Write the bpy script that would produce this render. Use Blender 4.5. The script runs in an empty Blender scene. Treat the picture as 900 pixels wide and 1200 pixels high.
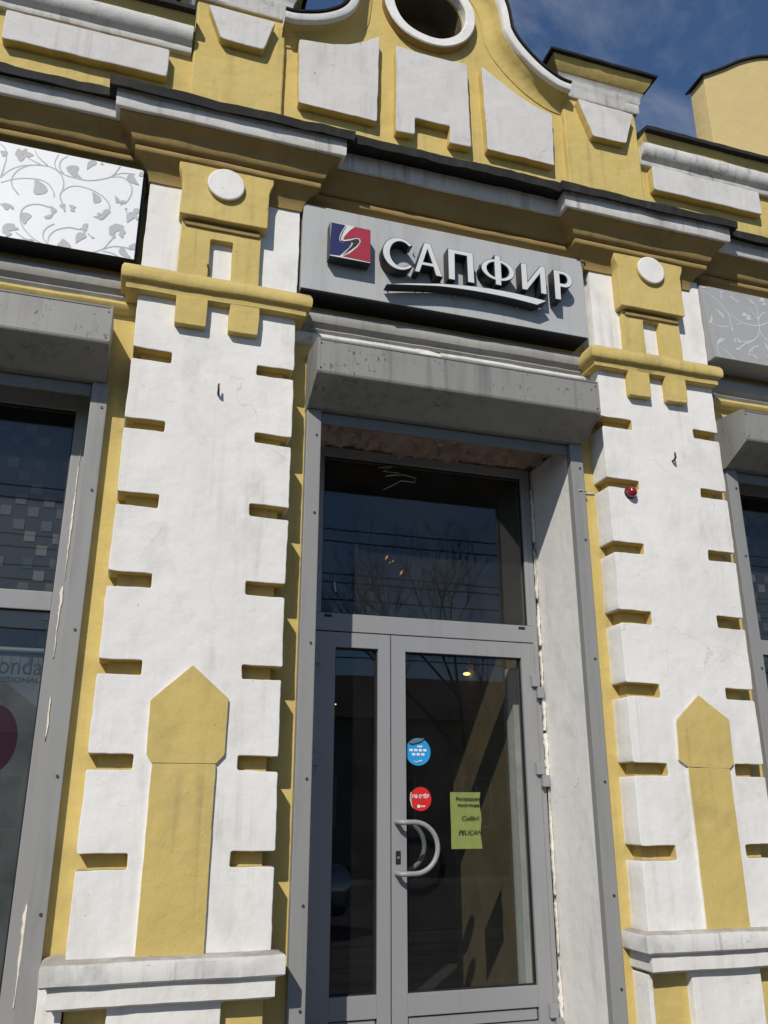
import bpy, bmesh, math, random
from math import sin, cos, pi, radians, tan, atan, hypot
from mathutils import Vector, Matrix, noise

SC = bpy.context.scene
COL = SC.collection
random.seed(7)

# ------------------------------------------------------------------ camera
yaw, pitch, roll = radians(17.479), radians(19.02), radians(0.05)
fwd = Vector((sin(yaw)*cos(pitch), cos(yaw)*cos(pitch), sin(pitch)))
rgt = Vector((cos(yaw), -sin(yaw), 0.0))
upv = rgt.cross(fwd)
r2 = cos(roll)*rgt + sin(roll)*upv
u2 = -sin(roll)*rgt + cos(roll)*upv
cd = bpy.data.cameras.new('camera')
cam = bpy.data.objects.new('camera', cd); COL.objects.link(cam)
M = Matrix((r2, u2, -fwd)).transposed().to_4x4()
M.translation = Vector((0.0, -5.0, 1.6))
cam.matrix_world = M
cd.sensor_fit = 'VERTICAL'; cd.sensor_height = 36.0; cd.sensor_width = 36.0
cd.lens = 998.7/1200*36.0
cd.clip_end = 500.0
SC.camera = cam

# ------------------------------------------------------------------ sun and sky
AZ = radians(33.0); TPROF = 0.95            # light runs to +x, into the wall and down
ldir = Vector((tan(AZ), 1.0, -TPROF)).normalized()
sd = bpy.data.lights.new('sun', 'SUN'); sd.energy = 4.1; sd.angle = radians(0.5); sd.color = (1.0, 0.955, 0.89)
sun = bpy.data.objects.new('sun', sd); COL.objects.link(sun)
sun.rotation_euler = ldir.to_track_quat('-Z', 'Y').to_euler()
sun.location = (-8, -14, 14)
w = bpy.data.worlds.new('World'); SC.world = w; w.use_nodes = True
nt = w.node_tree; nt.nodes.clear()
out = nt.nodes.new('ShaderNodeOutputWorld'); bg = nt.nodes.new('ShaderNodeBackground')
sky = nt.nodes.new('ShaderNodeTexSky'); sky.sky_type = 'NISHITA'; sky.sun_disc = False
sky.sun_elevation = math.asin(-ldir.z)
sky.sun_rotation = math.atan2(-ldir.x, -ldir.y)
sky.air_density = 1.0; sky.dust_density = 0.05; sky.ozone_density = 6.5; sky.altitude = 200
tc = nt.nodes.new('ShaderNodeTexCoord'); mp = nt.nodes.new('ShaderNodeMapping')
mp.inputs['Rotation'].default_value = (0.5, 0.35, 0.6); mp.inputs['Scale'].default_value = (2.2, 6.0, 3.2)
nz = nt.nodes.new('ShaderNodeTexNoise'); nz.inputs['Scale'].default_value = 1.3; nz.inputs['Detail'].default_value = 8; nz.inputs['Roughness'].default_value = 0.6
nz.inputs['Distortion'].default_value = 0.5
rp = nt.nodes.new('ShaderNodeValToRGB'); rp.color_ramp.elements[0].position = 0.47; rp.color_ramp.elements[1].position = 0.80
rp.color_ramp.elements[0].color = (0, 0, 0, 1); rp.color_ramp.elements[1].color = (0.62, 0.62, 0.62, 1)
mx = nt.nodes.new('ShaderNodeMix'); mx.data_type = 'RGBA'
mx.inputs[7].default_value = (5.2, 5.5, 6.1, 1)
L = nt.links
L.new(tc.outputs['Generated'], mp.inputs['Vector']); L.new(mp.outputs[0], nz.inputs['Vector'])
L.new(nz.outputs['Fac'], rp.inputs[0]); L.new(rp.outputs[0], mx.inputs[0]); L.new(sky.outputs[0], mx.inputs[6])
L.new(mx.outputs[2], bg.inputs[0]); bg.inputs[1].default_value = 0.095
L.new(bg.outputs[0], out.inputs[0])
SC.view_settings.view_transform = 'Standard'; SC.view_settings.look = 'None'
SC.view_settings.exposure = 0.0; SC.view_settings.gamma = 1.0; SC.view_settings.use_curve_mapping = False
SC.cycles.max_bounces = 8; SC.cycles.transparent_max_bounces = 12
SC.cycles.use_denoising = True

# ------------------------------------------------------------------ materials
def new_mat(name):
    m = bpy.data.materials.new(name); m.use_nodes = True
    nt = m.node_tree; nt.nodes.clear()
    o = nt.nodes.new('ShaderNodeOutputMaterial')
    return m, nt, o
class G:
    def __init__(s, nt): s.nt = nt
    def n(s, t, **k):
        x = s.nt.nodes.new('ShaderNode'+t)
        for a, b in k.items(): setattr(x, a, b)
        return x
    def l(s, a, b): s.nt.links.new(a, b)
    def pos(s): return s.n('NewGeometry').outputs['Position']
    def mapped(s, scale, rot=(0, 0, 0), loc=(0, 0, 0)):
        m = s.n('Mapping'); m.inputs['Scale'].default_value = scale; m.inputs['Rotation'].default_value = rot; m.inputs['Location'].default_value = loc
        s.l(s.pos(), m.inputs['Vector']); return m.outputs[0]
    def noise(s, vec, scale, detail=5, rough=0.55, dist=0.0):
        x = s.n('TexNoise'); s.l(vec, x.inputs['Vector'])
        x.inputs['Scale'].default_value = scale; x.inputs['Detail'].default_value = detail
        x.inputs['Roughness'].default_value = rough; x.inputs['Distortion'].default_value = dist
        return x.outputs['Fac']
    def ramp(s, v, a, b, lo=0.0, hi=1.0):
        x = s.n('MapRange'); x.inputs['From Min'].default_value = a; x.inputs['From Max'].default_value = b
        x.inputs['To Min'].default_value = lo; x.inputs['To Max'].default_value = hi
        s.l(v, x.inputs['Value']); return x.outputs[0]
    def math(s, op, a, b):
        x = s.n('Math', operation=op)
        for i, v in ((0, a), (1, b)):
            if isinstance(v, (int, float)): x.inputs[i].default_value = v
            else: s.l(v, x.inputs[i])
        return x.outputs[0]
    def mix(s, f, a, b):
        x = s.n('Mix', data_type='RGBA')
        for i, v in ((0, f), (6, a), (7, b)):
            if isinstance(v, (int, float)): x.inputs[i].default_value = v
            elif isinstance(v, tuple): x.inputs[i].default_value = (*v, 1) if len(v) == 3 else v
            else: s.l(v, x.inputs[i])
        return x.outputs[2]
    def bump(s, h, strength, dist, nrm=None):
        x = s.n('Bump'); x.inputs['Strength'].default_value = strength; x.inputs['Distance'].default_value = dist
        s.l(h, x.inputs['Height'])
        if nrm: s.l(nrm, x.inputs['Normal'])
        return x.outputs[0]
    def bsdf(s, o, col, rough=0.6, nrm=None, metal=0.0, spec=0.5):
        x = s.n('BsdfPrincipled')
        for k, v in (('Base Color', col), ('Roughness', rough), ('Metallic', metal), ('Specular IOR Level', spec)):
            if isinstance(v, (int, float)): x.inputs[k].default_value = v
            elif isinstance(v, tuple): x.inputs[k].default_value = (*v, 1)
            else: s.l(v, x.inputs[k])
        if nrm: s.l(nrm, x.inputs['Normal'])
        s.l(x.outputs[0], o.inputs['Surface'])
        return x

def stucco(name, col, dark, dirt=(0.30, 0.27, 0.22), streak=0.35, chips=0.5, crack=0.5, bump=1.0, grime=0.35, fade=None):
    m, nt, o = new_mat(name); g = G(nt); P = g.pos()
    big = g.noise(P, 0.9, 5, 0.6)
    mid = g.noise(P, 6.0, 7, 0.62)
    c = g.mix(g.ramp(big, 0.35, 0.7, 0.0, 0.75), col, dark)
    c = g.mix(g.ramp(mid, 0.48, 0.72, 0.0, 0.5), c, dark)
    if fade: c = g.mix(g.ramp(g.noise(P, 1.6, 7, 0.65, 0.4), 0.52, 0.72, 0.0, 0.7), c, fade)
    gm = g.noise(g.mapped((2.3, 2.3, 1.5), loc=(3, 1, 7)), 1.0, 9, 0.68, 0.3)
    c = g.mix(g.ramp(gm, 0.52, 0.74, 0.0, grime), c, tuple(0.45*a+0.55*b for a, b in zip(dark, dirt)))
    sc = g.noise(g.mapped((9, 9, 22), rot=(0.3, 0.5, 0.2)), 1.0, 5, 0.7, 1.2)
    c = g.mix(g.math('MULTIPLY', g.ramp(sc, 0.60, 0.68, 0.0, 0.5*chips), g.ramp(g.noise(P, 2.1, 3), 0.48, 0.62)), c, dirt)
    st = g.noise(g.mapped((16, 16, 0.55)), 1.0, 6, 0.6)
    gate = g.ramp(g.noise(P, 1.7, 3), 0.42, 0.66)
    c = g.mix(g.math('MULTIPLY', g.ramp(st, 0.52, 0.72, 0.0, streak), gate), c, dirt)
    sp = g.noise(P, 34.0, 3, 0.5)
    spg = g.ramp(g.noise(P, 3.1, 3), 0.5, 0.62)
    c = g.mix(g.math('MULTIPLY', g.ramp(sp, 0.70, 0.735, 0.0, chips), spg), c, (0.16, 0.14, 0.11))
    # grime that collects on upward faces
    geo = g.n('NewGeometry'); sx = g.n('SeparateXYZ'); g.l(geo.outputs['Normal'], sx.inputs[0])
    up = g.ramp(sx.outputs['Z'], 0.35, 0.85)
    c = g.mix(g.math('MULTIPLY', up, g.ramp(mid, 0.3, 0.6, 0.35, 0.9)), c, (0.27, 0.24, 0.20))
    # hairline cracks
    wn = g.n('TexNoise'); g.l(P, wn.inputs['Vector']); wn.inputs['Scale'].default_value = 2.2; wn.inputs['Detail'].default_value = 4
    va = g.n('VectorMath', operation='MULTIPLY_ADD'); g.l(wn.outputs['Color'], va.inputs[0]); va.inputs[1].default_value = (0.5, 0.5, 0.5); g.l(P, va.inputs[2])
    vo = g.n('TexVoronoi', feature='DISTANCE_TO_EDGE'); g.l(va.outputs[0], vo.inputs['Vector']); vo.inputs['Scale'].default_value = 1.25
    ck = g.math('MULTIPLY', g.ramp(vo.outputs['Distance'], 0.0, 0.0045, crack, 0.0), g.ramp(g.noise(P, 1.4, 2), 0.53, 0.6))
    c = g.mix(ck, c, (0.2, 0.17, 0.13))
    fine = g.noise(P, 95.0, 5, 0.65)
    nrm = g.bump(fine, 0.30*bump, 0.004)
    nrm = g.bump(mid, 0.45*bump, 0.012, nrm)
    nrm = g.bump(g.noise(P, 2.4, 3), 0.5*bump, 0.03, nrm)
    nrm = g.bump(ck, 0.5, -0.004, nrm)
    g.bsdf(o, c, 0.85, nrm, spec=0.25)
    return m

def paint(name, col, rough=0.45, dirt=(0.09, 0.085, 0.08), stain=0.4, spots=0.0, spec=0.5, metal=0.0, brushed=0.0):
    m, nt, o = new_mat(name); g = G(nt); P = g.pos()
    n1 = g.noise(P, 3.0, 6, 0.6)
    c = g.mix(g.ramp(n1, 0.4, 0.7, 0.0, 0.2), col, tuple(v*0.78 for v in col))
    st = g.noise(g.mapped((13, 13, 0.8)), 1.0, 6, 0.65)
    gate = g.ramp(g.noise(P, 1.6, 2), 0.30, 0.55)
    c = g.mix(g.math('MULTIPLY', g.ramp(st, 0.5, 0.75, 0.0, stain), gate), c, dirt)
    if spots:
        s2 = g.noise(g.mapped((42, 42, 26)), 1.0, 3, 0.6, 0.6)
        c = g.mix(g.math('MULTIPLY', g.ramp(s2, 0.60, 0.65, 0.0, spots), g.ramp(g.noise(P, 4.5, 3), 0.5, 0.6)), c, (0.03, 0.03, 0.03))
    if brushed:
        b = g.noise(g.mapped((160, 160, 1.2)), 1.0, 3, 0.6)
        c = g.mix(g.ramp(b, 0.3, 0.7, 0.0, brushed), c, tuple(v*0.7 for v in col))
    nrm = g.bump(g.noise(P, 60, 3), 0.08, 0.004)
    nrm = g.bump(g.noise(P, 1.8, 2), 0.25, 0.02, nrm)
    g.bsdf(o, c, g.ramp(n1, 0.3, 0.7, rough-0.06, rough+0.12), nrm, metal, spec)
    return m

def plain(name, col, rough=0.6, var=0.15, scale=8.0, bump=0.2, metal=0.0, spec=0.4):
    m, nt, o = new_mat(name); g = G(nt); P = g.pos()
    n1 = g.noise(P, scale, 6, 0.6)
    c = g.mix(g.ramp(n1, 0.3, 0.7), col, tuple(v*(1-var) for v in col))
    g.bsdf(o, c, rough, g.bump(n1, bump, 0.01), metal, spec)
    return m

def emit(name, col, s):
    m, nt, o = new_mat(name); e = nt.nodes.new('ShaderNodeEmission')
    e.inputs[0].default_value = (*col, 1); e.inputs[1].default_value = s
    nt.links.new(e.outputs[0], o.inputs[0]); return m

def glass(name, tint, dust=0.012):
    m, nt, o = new_mat(name); g = G(nt)
    tr = g.n('BsdfTransparent'); tr.inputs[0].default_value = (*tint, 1)
    gl = g.n('BsdfGlossy'); gl.inputs['Roughness'].default_value = 0.0
    geo = g.n('NewGeometry'); dt = g.n('VectorMath', operation='DOT_PRODUCT'); g.l(geo.outputs['Normal'], dt.inputs[0]); g.l(geo.outputs['Incoming'], dt.inputs[1])
    om = g.math('SUBTRACT', 1.0, g.math('ABSOLUTE', dt.outputs['Value'], 0.0))
    fr = g.math('MULTIPLY_ADD', g.math('POWER', om, 5.0), 0.955); fr.node.inputs[2].default_value = 0.045     # same from either side of the thin pane
    P = g.pos(); nb = g.bump(g.noise(P, 1.1, 2), 0.06, 0.01); g.l(nb, gl.inputs['Normal'])
    ms = g.n('MixShader'); g.l(fr, ms.inputs[0]); g.l(tr.outputs[0], ms.inputs[1]); g.l(gl.outputs[0], ms.inputs[2])
    # thin film of dust
    df = g.n('BsdfDiffuse'); df.inputs[0].default_value = (0.5, 0.48, 0.44, 1)
    m2 = g.n('MixShader'); g.l(g.ramp(g.noise(P, 3.5, 6, 0.6), 0.3, 0.8, dust*0.25, dust), m2.inputs[0]); g.l(ms.outputs[0], m2.inputs[1]); g.l(df.outputs[0], m2.inputs[2])
    g.l(m2.outputs[0], o.inputs[0]); return m

WHITE = stucco('white_plaster', (0.765, 0.742, 0.698), (0.655, 0.628, 0.58), streak=0.40, chips=0.6, crack=0.3, grime=0.62)
WHITEP = stucco('weathered_white_panel', (0.61, 0.59, 0.555), (0.52, 0.495, 0.46), dirt=(0.24, 0.22, 0.20), streak=0.5, chips=0.7, crack=0.4, grime=0.55)
WHITED = stucco('grimy_white_plaster', (0.70, 0.68, 0.64), (0.50, 0.48, 0.44), dirt=(0.10, 0.09, 0.08), streak=0.9, chips=0.8, crack=0.3, grime=0.7)
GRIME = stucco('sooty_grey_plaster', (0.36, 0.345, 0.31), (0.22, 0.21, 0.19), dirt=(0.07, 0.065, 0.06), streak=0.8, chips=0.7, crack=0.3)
YEL = stucco('yellow_stucco', (0.572, 0.436, 0.150), (0.495, 0.372, 0.122), dirt=(0.20, 0.15, 0.075), streak=0.5, chips=0.6, crack=0.35, bump=1.5, grime=0.5, fade=(0.58, 0.455, 0.178))
YELR = stucco('fresh_yellow_stucco', (0.60, 0.46, 0.205), (0.56, 0.43, 0.19), streak=0.15, chips=0.2, crack=0.15, grime=0.15)
YELD = stucco('grimy_shaded_yellow_stucco', (0.34, 0.235, 0.085), (0.23, 0.155, 0.055), dirt=(0.13, 0.095, 0.045), streak=0.6, chips=0.6)  # grimy yellow, with the shade under the cornice also darkened into the colour
FLASH = paint('dark_roof_sheet', (0.028, 0.026, 0.024), 0.75, stain=0.5, spec=0.15)
GREY = paint('grey_door_paint', (0.262, 0.262, 0.262), 0.42, stain=0.18)
RAIL = paint('grey_rail_paint', (0.25, 0.247, 0.235), 0.5, stain=0.4)
BOXM = paint('shutter_box_paint', (0.245, 0.238, 0.215), 0.5, stain=0.8, spots=0.8)
SLAT = paint('shutter_slat_paint', (0.17, 0.168, 0.16), 0.5, stain=0.5)
SIGNM = paint('sign_board_metal', (0.43, 0.43, 0.42), 0.5, stain=0.35, brushed=0.2, dirt=(0.16, 0.16, 0.15), spec=0.25)
BLACK = plain('black_plastic', (0.015, 0.015, 0.016), 0.5)
LETSIDE = plain('dark_letter_side', (0.022, 0.023, 0.025), 0.45)
LETFACE = plain('white_letter_face', (0.66, 0.66, 0.64), 0.4, 0.12)
BLUE = plain('navy_film', (0.030, 0.032, 0.110), 0.35)
RED = plain('crimson_film', (0.36, 0.035, 0.055), 0.35)
PANELW = paint('white_sign_panel', (0.80, 0.80, 0.79), 0.35, stain=0.06, brushed=0.05)
PANELG = paint('grey_sign_panel', (0.33, 0.33, 0.325), 0.55, stain=0.15, spec=0.2)
PRINTG = plain('grey_print', (0.46, 0.46, 0.465), 0.5)
PRINTW = plain('pale_print', (0.52, 0.52, 0.51), 0.6)
GLASS = glass('window_glass', (0.80, 0.82, 0.815))
GLASSD = glass('dusty_transom_glass', (0.78, 0.79, 0.78), 0.032)
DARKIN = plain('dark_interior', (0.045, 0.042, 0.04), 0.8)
TAN = plain('tan_partition', (0.20, 0.145, 0.07), 0.7, 0.35, 3.0)
STEEL = plain('satin_steel', (0.42, 0.42, 0.43), 0.3, 0.1, metal=0.7)
SCREW = plain('screw_steel', (0.10, 0.10, 0.10), 0.4, metal=0.6)
PAPER = plain('yellow_green_paper', (0.62, 0.66, 0.19), 0.7, 0.1, 14.0)
INK = plain('ink', (0.02, 0.02, 0.02), 0.7)
STBLUE = plain('blue_sticker_film', (0.03, 0.30, 0.62), 0.35)
STRED = plain('red_sticker_film', (0.62, 0.025, 0.025), 0.35)
STWHITE = plain('white_sticker_print', (0.75, 0.78, 0.8), 0.4)
BEACON = plain('red_beacon_lens', (0.28, 0.008, 0.02), 0.15, spec=0.7)
FOAM = stucco('cream_filler', (0.76, 0.73, 0.66), (0.66, 0.60, 0.50), chips=0.9, streak=0.2, bump=2.5)
RUBBLE = stucco('broken_plaster', (0.40, 0.30, 0.24), (0.22, 0.13, 0.10), dirt=(0.08, 0.06, 0.05), chips=1.0, bump=3.0)
OCUL = stucco('dark_brown_plaster', (0.10, 0.078, 0.056), (0.07, 0.055, 0.04), chips=0.4)  # dark brown for the back and lining of the round opening
POSTW = plain('satin_poster_white', (0.20, 0.20, 0.202), 0.35, 0.5, 4)
MAGENTA = plain('magenta_print', (0.08, 0.016, 0.04), 0.4, 0.4, 12)
PLUM = plain('plum_print', (0.035, 0.018, 0.026), 0.5, 0.5, 9)
TILEA = plain('pale_tile', (0.20, 0.19, 0.17), 0.5)
TILEB = plain('mid_tile', (0.11, 0.105, 0.10), 0.5)
TILEC = plain('dark_tile', (0.055, 0.055, 0.06), 0.5)
LAMPM = emit('lamp_glow', (1.0, 0.68, 0.22), 3.0)
ASPH = plain('asphalt', (0.05, 0.05, 0.052), 0.9, 0.3, 30, 0.5)
PAVE = plain('worn_asphalt_paving', (0.125, 0.12, 0.11), 0.9, 0.25, 6, 0.4)
BARK = plain('grey_bark', (0.09, 0.075, 0.06), 0.9, 0.4, 12, 0.6)
WALLB = stucco('beige_far_wall', (0.34, 0.29, 0.22), (0.28, 0.24, 0.18))
ROOFM = plain('brown_roofing', (0.10, 0.06, 0.05), 0.8)
CARP = plain('silver_car_paint', (0.62, 0.63, 0.65), 0.12, 0.03, bump=0.0, metal=0.95)
CARG = plain('dark_car_glass', (0.015, 0.017, 0.02), 0.05, 0.0, bump=0.0)
TYRE = plain('tyre_rubber', (0.02, 0.02, 0.02), 0.85)
WIREM = plain('black_cable', (0.02, 0.02, 0.02), 0.6)

# ------------------------------------------------------------------ mesh helpers
def link(name, verts, faces, mats, idx=None, parent=None, smooth=None):
    me = bpy.data.meshes.new(name); me.from_pydata([tuple(v) for v in verts], [], faces); me.validate()
    if not isinstance(mats, (list, tuple)): mats = [mats]
    for m in mats: me.materials.append(m)
    if idx:
        for p, i in zip(me.polygons, idx): p.material_index = i
    if smooth is not None:
        me.shade_smooth(); me.set_sharp_from_angle(angle=radians(smooth))
    for q in me.polygons:
        if len(q.vertices) > 6: q.use_smooth = False
    o = bpy.data.objects.new(name, me); COL.objects.link(o)
    if parent: o.parent = parent
    return o
def empty(name, loc, parent=None):
    o = bpy.data.objects.new(name, None); COL.objects.link(o); o.empty_display_size = 0.1
    o.location = loc
    if parent: o.parent = parent
    return o
def tag(o, label, cat, group=None):
    o['label'] = label; o['category'] = cat
    if group: o['group'] = group
    return o
def struct(o): o['kind'] = 'structure'; return o

def round_poly(poly, r, seg=3):
    out = []; n = len(poly)
    for i in range(n):
        p = Vector(poly[i]); a = Vector(poly[i-1]) - p; b = Vector(poly[(i+1) % n]) - p
        la, lb = a.length, b.length
        if la < 1e-6 or lb < 1e-6: continue
        rr = min(r, la*0.4, lb*0.4)
        if a.angle(b) > radians(165): out.append(tuple(p)); continue
        p0 = p + a/la*rr; p1 = p + b/lb*rr
        for k in range(seg+1):
            t = k/seg
            out.append(tuple((1-t)**2*p0 + 2*t*(1-t)*p + t*t*p1))
    return out
def subdiv(poly, step, jit, seed=0.0):
    out = []; n = len(poly)
    for i in range(n):
        a = Vector(poly[i]); b = Vector(poly[(i+1) % n]); d = (b-a).length; k = max(1, int(d/step))
        for j in range(k):
            p = a.lerp(b, j/k)
            if jit:
                q = Vector((p.x*7+seed, p.y*7-seed, seed*3.1)); q2 = Vector((p.x*23-seed, p.y*23, seed))
                p = p + Vector((noise.noise(q), noise.noise(q+Vector((9, 5, 2)))))*jit + Vector((noise.noise(q2), noise.noise(q2+Vector((3, 8, 1)))))*jit*0.5
            out.append((p.x, p.y))
    return out
SEED = [1.0]
def plate(name, poly, y0, y1, mats, parent=None, r=0.010, bev=0.005, jit=0.004, step=0.05, smooth=40, back=False, inner=None):
    """a slab whose front (at y0, facing -y) has the outline poly in x,z; sides run back to y1. mats = front or (front, side)"""
    SEED[0] += 1.7
    if r and bev: r = max(r, 2.6*bev)
    area = sum(poly[i-1][0]*poly[i][1]-poly[i][0]*poly[i-1][1] for i in range(len(poly)))
    if area < 0: poly = poly[::-1]
    pts = subdiv(round_poly(poly, r) if r else poly, step, jit, SEED[0]) if (jit or r) else list(poly)
    n = len(pts); V = []; F = []; I = []
    nr = []
    for i in range(n):
        a = Vector(pts[i-1]); b = Vector(pts[(i+1) % n]); d = (b-a)
        d = d.normalized() if d.length > 1e-9 else Vector((1, 0))
        nr.append((-d.y, d.x))                     # inward normal of a ccw outline
    def crosses(b):
        Q = [(pts[i][0]+nr[i][0]*b, pts[i][1]+nr[i][1]*b) for i in range(n)]
        cr = lambda a, c, d: (c[0]-a[0])*(d[1]-a[1])-(c[1]-a[1])*(d[0]-a[0])
        for i in range(n):
            a, c = Q[i], Q[(i+1) % n]
            for k in range(2, 9):
                j = (i+k) % n; d, e = Q[j], Q[(j+1) % n]
                if (j+1) % n == i or k > n-3: break
                if cr(a, c, d)*cr(a, c, e) < 0 and cr(d, e, a)*cr(d, e, c) < 0: return True
        return False
    while bev and crosses(bev):
        bev = bev*0.6 if bev > .001 else 0
    rings = [(y1, 0.0), (y0+bev, 0.0), (y0+bev*0.3, bev*0.3), (y0, bev)] if bev else [(y1, 0.0), (y0, 0.0)]
    for (y, ins) in rings:
        for i in range(n): V.append((pts[i][0]+nr[i][0]*ins, y, pts[i][1]+nr[i][1]*ins))
    K = len(rings)
    for k in range(K-1):
        for i in range(n):
            j = (i+1) % n
            F.append((k*n+i, k*n+j, (k+1)*n+j, (k+1)*n+i)); I.append((2 if inner and inner(pts[i]) and inner(pts[j]) else 1) if k == 0 else 0)
    F.append(tuple(range((K-1)*n, K*n))); I.append(0)
    if back: F.append(tuple(reversed(range(n)))); I.append(1)
    if not isinstance(mats, (list, tuple)): mats = [mats, mats]
    return link(name, V, F, mats, I, parent, smooth)
def rect(x0, x1, z0, z1): return [(x0, z0), (x1, z0), (x1, z1), (x0, z1)]
def box(name, x0, x1, y0, y1, z0, z1, mat, parent=None, bev=0.004):
    return boxes(name, [(x0, x1, y0, y1, z0, z1)], mat, parent, bev)
def boxes(name, L, mat, parent=None, bev=0.004):
    bm = bmesh.new()
    for (x0, x1, y0, y1, z0, z1) in L:
        v = [bm.verts.new(p) for p in ((x0, y0, z0), (x1, y0, z0), (x1, y1, z0), (x0, y1, z0), (x0, y0, z1), (x1, y0, z1), (x1, y1, z1), (x0, y1, z1))]
        for f in ((0, 3, 2, 1), (4, 5, 6, 7), (0, 1, 5, 4), (1, 2, 6, 5), (2, 3, 7, 6), (3, 0, 4, 7)): bm.faces.new([v[i] for i in f])
    if bev: bmesh.ops.bevel(bm, geom=list(bm.edges), offset=bev, segments=2, affect='EDGES', profile=0.7)
    me = bpy.data.meshes.new(name); bm.to_mesh(me); bm.free(); me.materials.append(mat)
    o = bpy.data.objects.new(name, me); COL.objects.link(o)
    if parent: o.parent = parent
    return o
def sweep(name, path, prof, mat, parent=None, step=0.16, jit=0.003, smooth=35, ends=True):
    """path: (x, y, mx, my) corners in plan with the mitre direction; prof: (out, z)"""
    SEED[0] += 2.3; s = SEED[0]
    cols = []
    for i in range(len(path)-1):
        a, b = path[i], path[i+1]
        k = max(1, int(hypot(b[0]-a[0], b[1]-a[1])/step))
        for j in range(k + (1 if i == len(path)-2 else 0)):
            cols.append((a, b, j/k))
    V = []; m = len(prof)
    for (a, b, t) in cols:
        for (o, z) in prof:
            x = (a[0]+a[2]*o)*(1-t)+(b[0]+b[2]*o)*t; y = (a[1]+a[3]*o)*(1-t)+(b[1]+b[3]*o)*t
            q = Vector((x*2.3+s, y*2.3, z*5)); q2 = q*5.0
            d = noise.noise(q)*jit + noise.noise(q2)*jit*0.7; e = noise.noise(q+Vector((5, 5, 5)))*jit + noise.noise(q2+Vector((2, 7, 1)))*jit*0.6
            V.append((x, y+d, z+e))
    F = []
    for c in range(len(cols)-1):
        for p in range(m-1):
            F.append((c*m+p, (c+1)*m+p, (c+1)*m+p+1, c*m+p+1))
    if ends:
        F.append(tuple(range(m))); F.append(tuple(reversed(range((len(cols)-1)*m, len(cols)*m))))
    return link(name, V, F, mat, None, parent, smooth)
def sweep_xz(name, pts, prof, mat, parent=None, smooth=50):
    """pts: curve in x,z; prof: (offset along the outward normal, y)"""
    V = []; m = len(prof); n = len(pts)
    for i in range(n):
        a = Vector(pts[max(0, i-1)]); b = Vector(pts[min(n-1, i+1)]); d = (b-a).normalized(); nx, nz = d.y, -d.x          # curves run from right to left
        for (o, y) in prof: V.append((pts[i][0]+nx*o, y, pts[i][1]+nz*o))
    F = [(c*m+p, c*m+p+1, (c+1)*m+p+1, (c+1)*m+p) for c in range(n-1) for p in range(m-1)]
    F.append(tuple(range(m))); F.append(tuple(reversed(range((n-1)*m, n*m))))
    return link(name, V, F, mat, None, parent, smooth)
def ring(name, cx, cz, r0, r1, y0, y1, mats, parent=None, n=64, bev=0.01, wob=0.003):
    V = []; F = []; I = []
    prof = [(r1, y1), (r1, y0+bev), (r1-bev, y0), (r0+bev, y0), (r0, y0+bev), (r0, y1)]
    m = len(prof)
    for i in range(n):
        a = 2*pi*i/n; e = noise.noise(Vector((cos(a)*2, sin(a)*2, cx)))*wob*2
        for (r, y) in prof: V.append((cx+(r+e)*cos(a), y, cz+(r+e)*sin(a)))
    for i in range(n):
        j = (i+1) % n
        for p in range(m-1):
            F.append((i*m+p, i*m+p+1, j*m+p+1, j*m+p)); I.append(1 if p in (0,) else 0)
    return link(name, V, F, mats, I, parent, 40)
def disc(name, cx, cz, r, y0, y1, mats, parent=None, n=40, rz=None, **k):
    rz = rz or r
    return plate(name, [(cx+r*cos(2*pi*i/n), cz+rz*sin(2*pi*i/n)) for i in range(n)], y0, y1, mats, parent, r=0, jit=k.pop('jit', 0.0015), step=1.0, **k)
def tube(name, pts, rad, mat, parent=None, n=8, cap=True):
    V = []; F = []; P = [Vector(p) for p in pts]; R = rad if isinstance(rad, (list, tuple)) else [rad]*len(P)
    t0 = (P[1]-P[0]).normalized(); u = t0.orthogonal().normalized()
    for i, p in enumerate(P):
        t = (P[min(i+1, len(P)-1)]-P[max(i-1, 0)]).normalized(); u = (u - t*u.dot(t)).normalized(); v = t.cross(u)
        for k in range(n):
            a = 2*pi*k/n; V.append(p + (u*cos(a)+v*sin(a))*R[i])
    for i in range(len(P)-1):
        for k in range(n): F.append((i*n+k, i*n+(k+1) % n, (i+1)*n+(k+1) % n, (i+1)*n+k))
    if cap: F.append(tuple(reversed(range(n)))); F.append(tuple(range((len(P)-1)*n, len(P)*n)))
    return link(name, V, F, mat, None, parent, 60)
def curve_solid(name, loops, y0, y1, mat, parent=None, offset=0.0, bevel=0.0):
    """flat shape with holes (closed loops in x,z) as a solid from y0 (front) to y1"""
    cu = bpy.data.curves.new(name, 'CURVE'); cu.dimensions = '2D'; cu.fill_mode = 'BOTH'
    cu.extrude = (y1-y0)/2; cu.offset = offset
    for lp in loops:
        s = cu.splines.new('POLY'); s.points.add(len(lp)-1); s.use_cyclic_u = True
        for p, q in zip(s.points, lp): p.co = (q[0], q[1], 0, 1)
    return curve_to_mesh(name, cu, (0, (y0+y1)/2, 0), mat, parent)
def curve_to_mesh(name, cu, loc, mat, parent):
    tmp = bpy.data.objects.new(name+'_tmp', cu); COL.objects.link(tmp)
    dg = bpy.context.evaluated_depsgraph_get(); dg.update()
    me = bpy.data.meshes.new_from_object(tmp.evaluated_get(dg)); bpy.data.objects.remove(tmp); bpy.data.curves.remove(cu)
    me.transform(Matrix.Translation(loc) @ Matrix.Rotation(pi/2, 4, 'X'))
    me.name = name; me.materials.clear(); me.materials.append(mat)
    for p in me.polygons: p.material_index = 0; p.use_smooth = False
    o = bpy.data.objects.new(name, me); COL.objects.link(o)
    if parent: o.parent = parent
    return o
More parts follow.
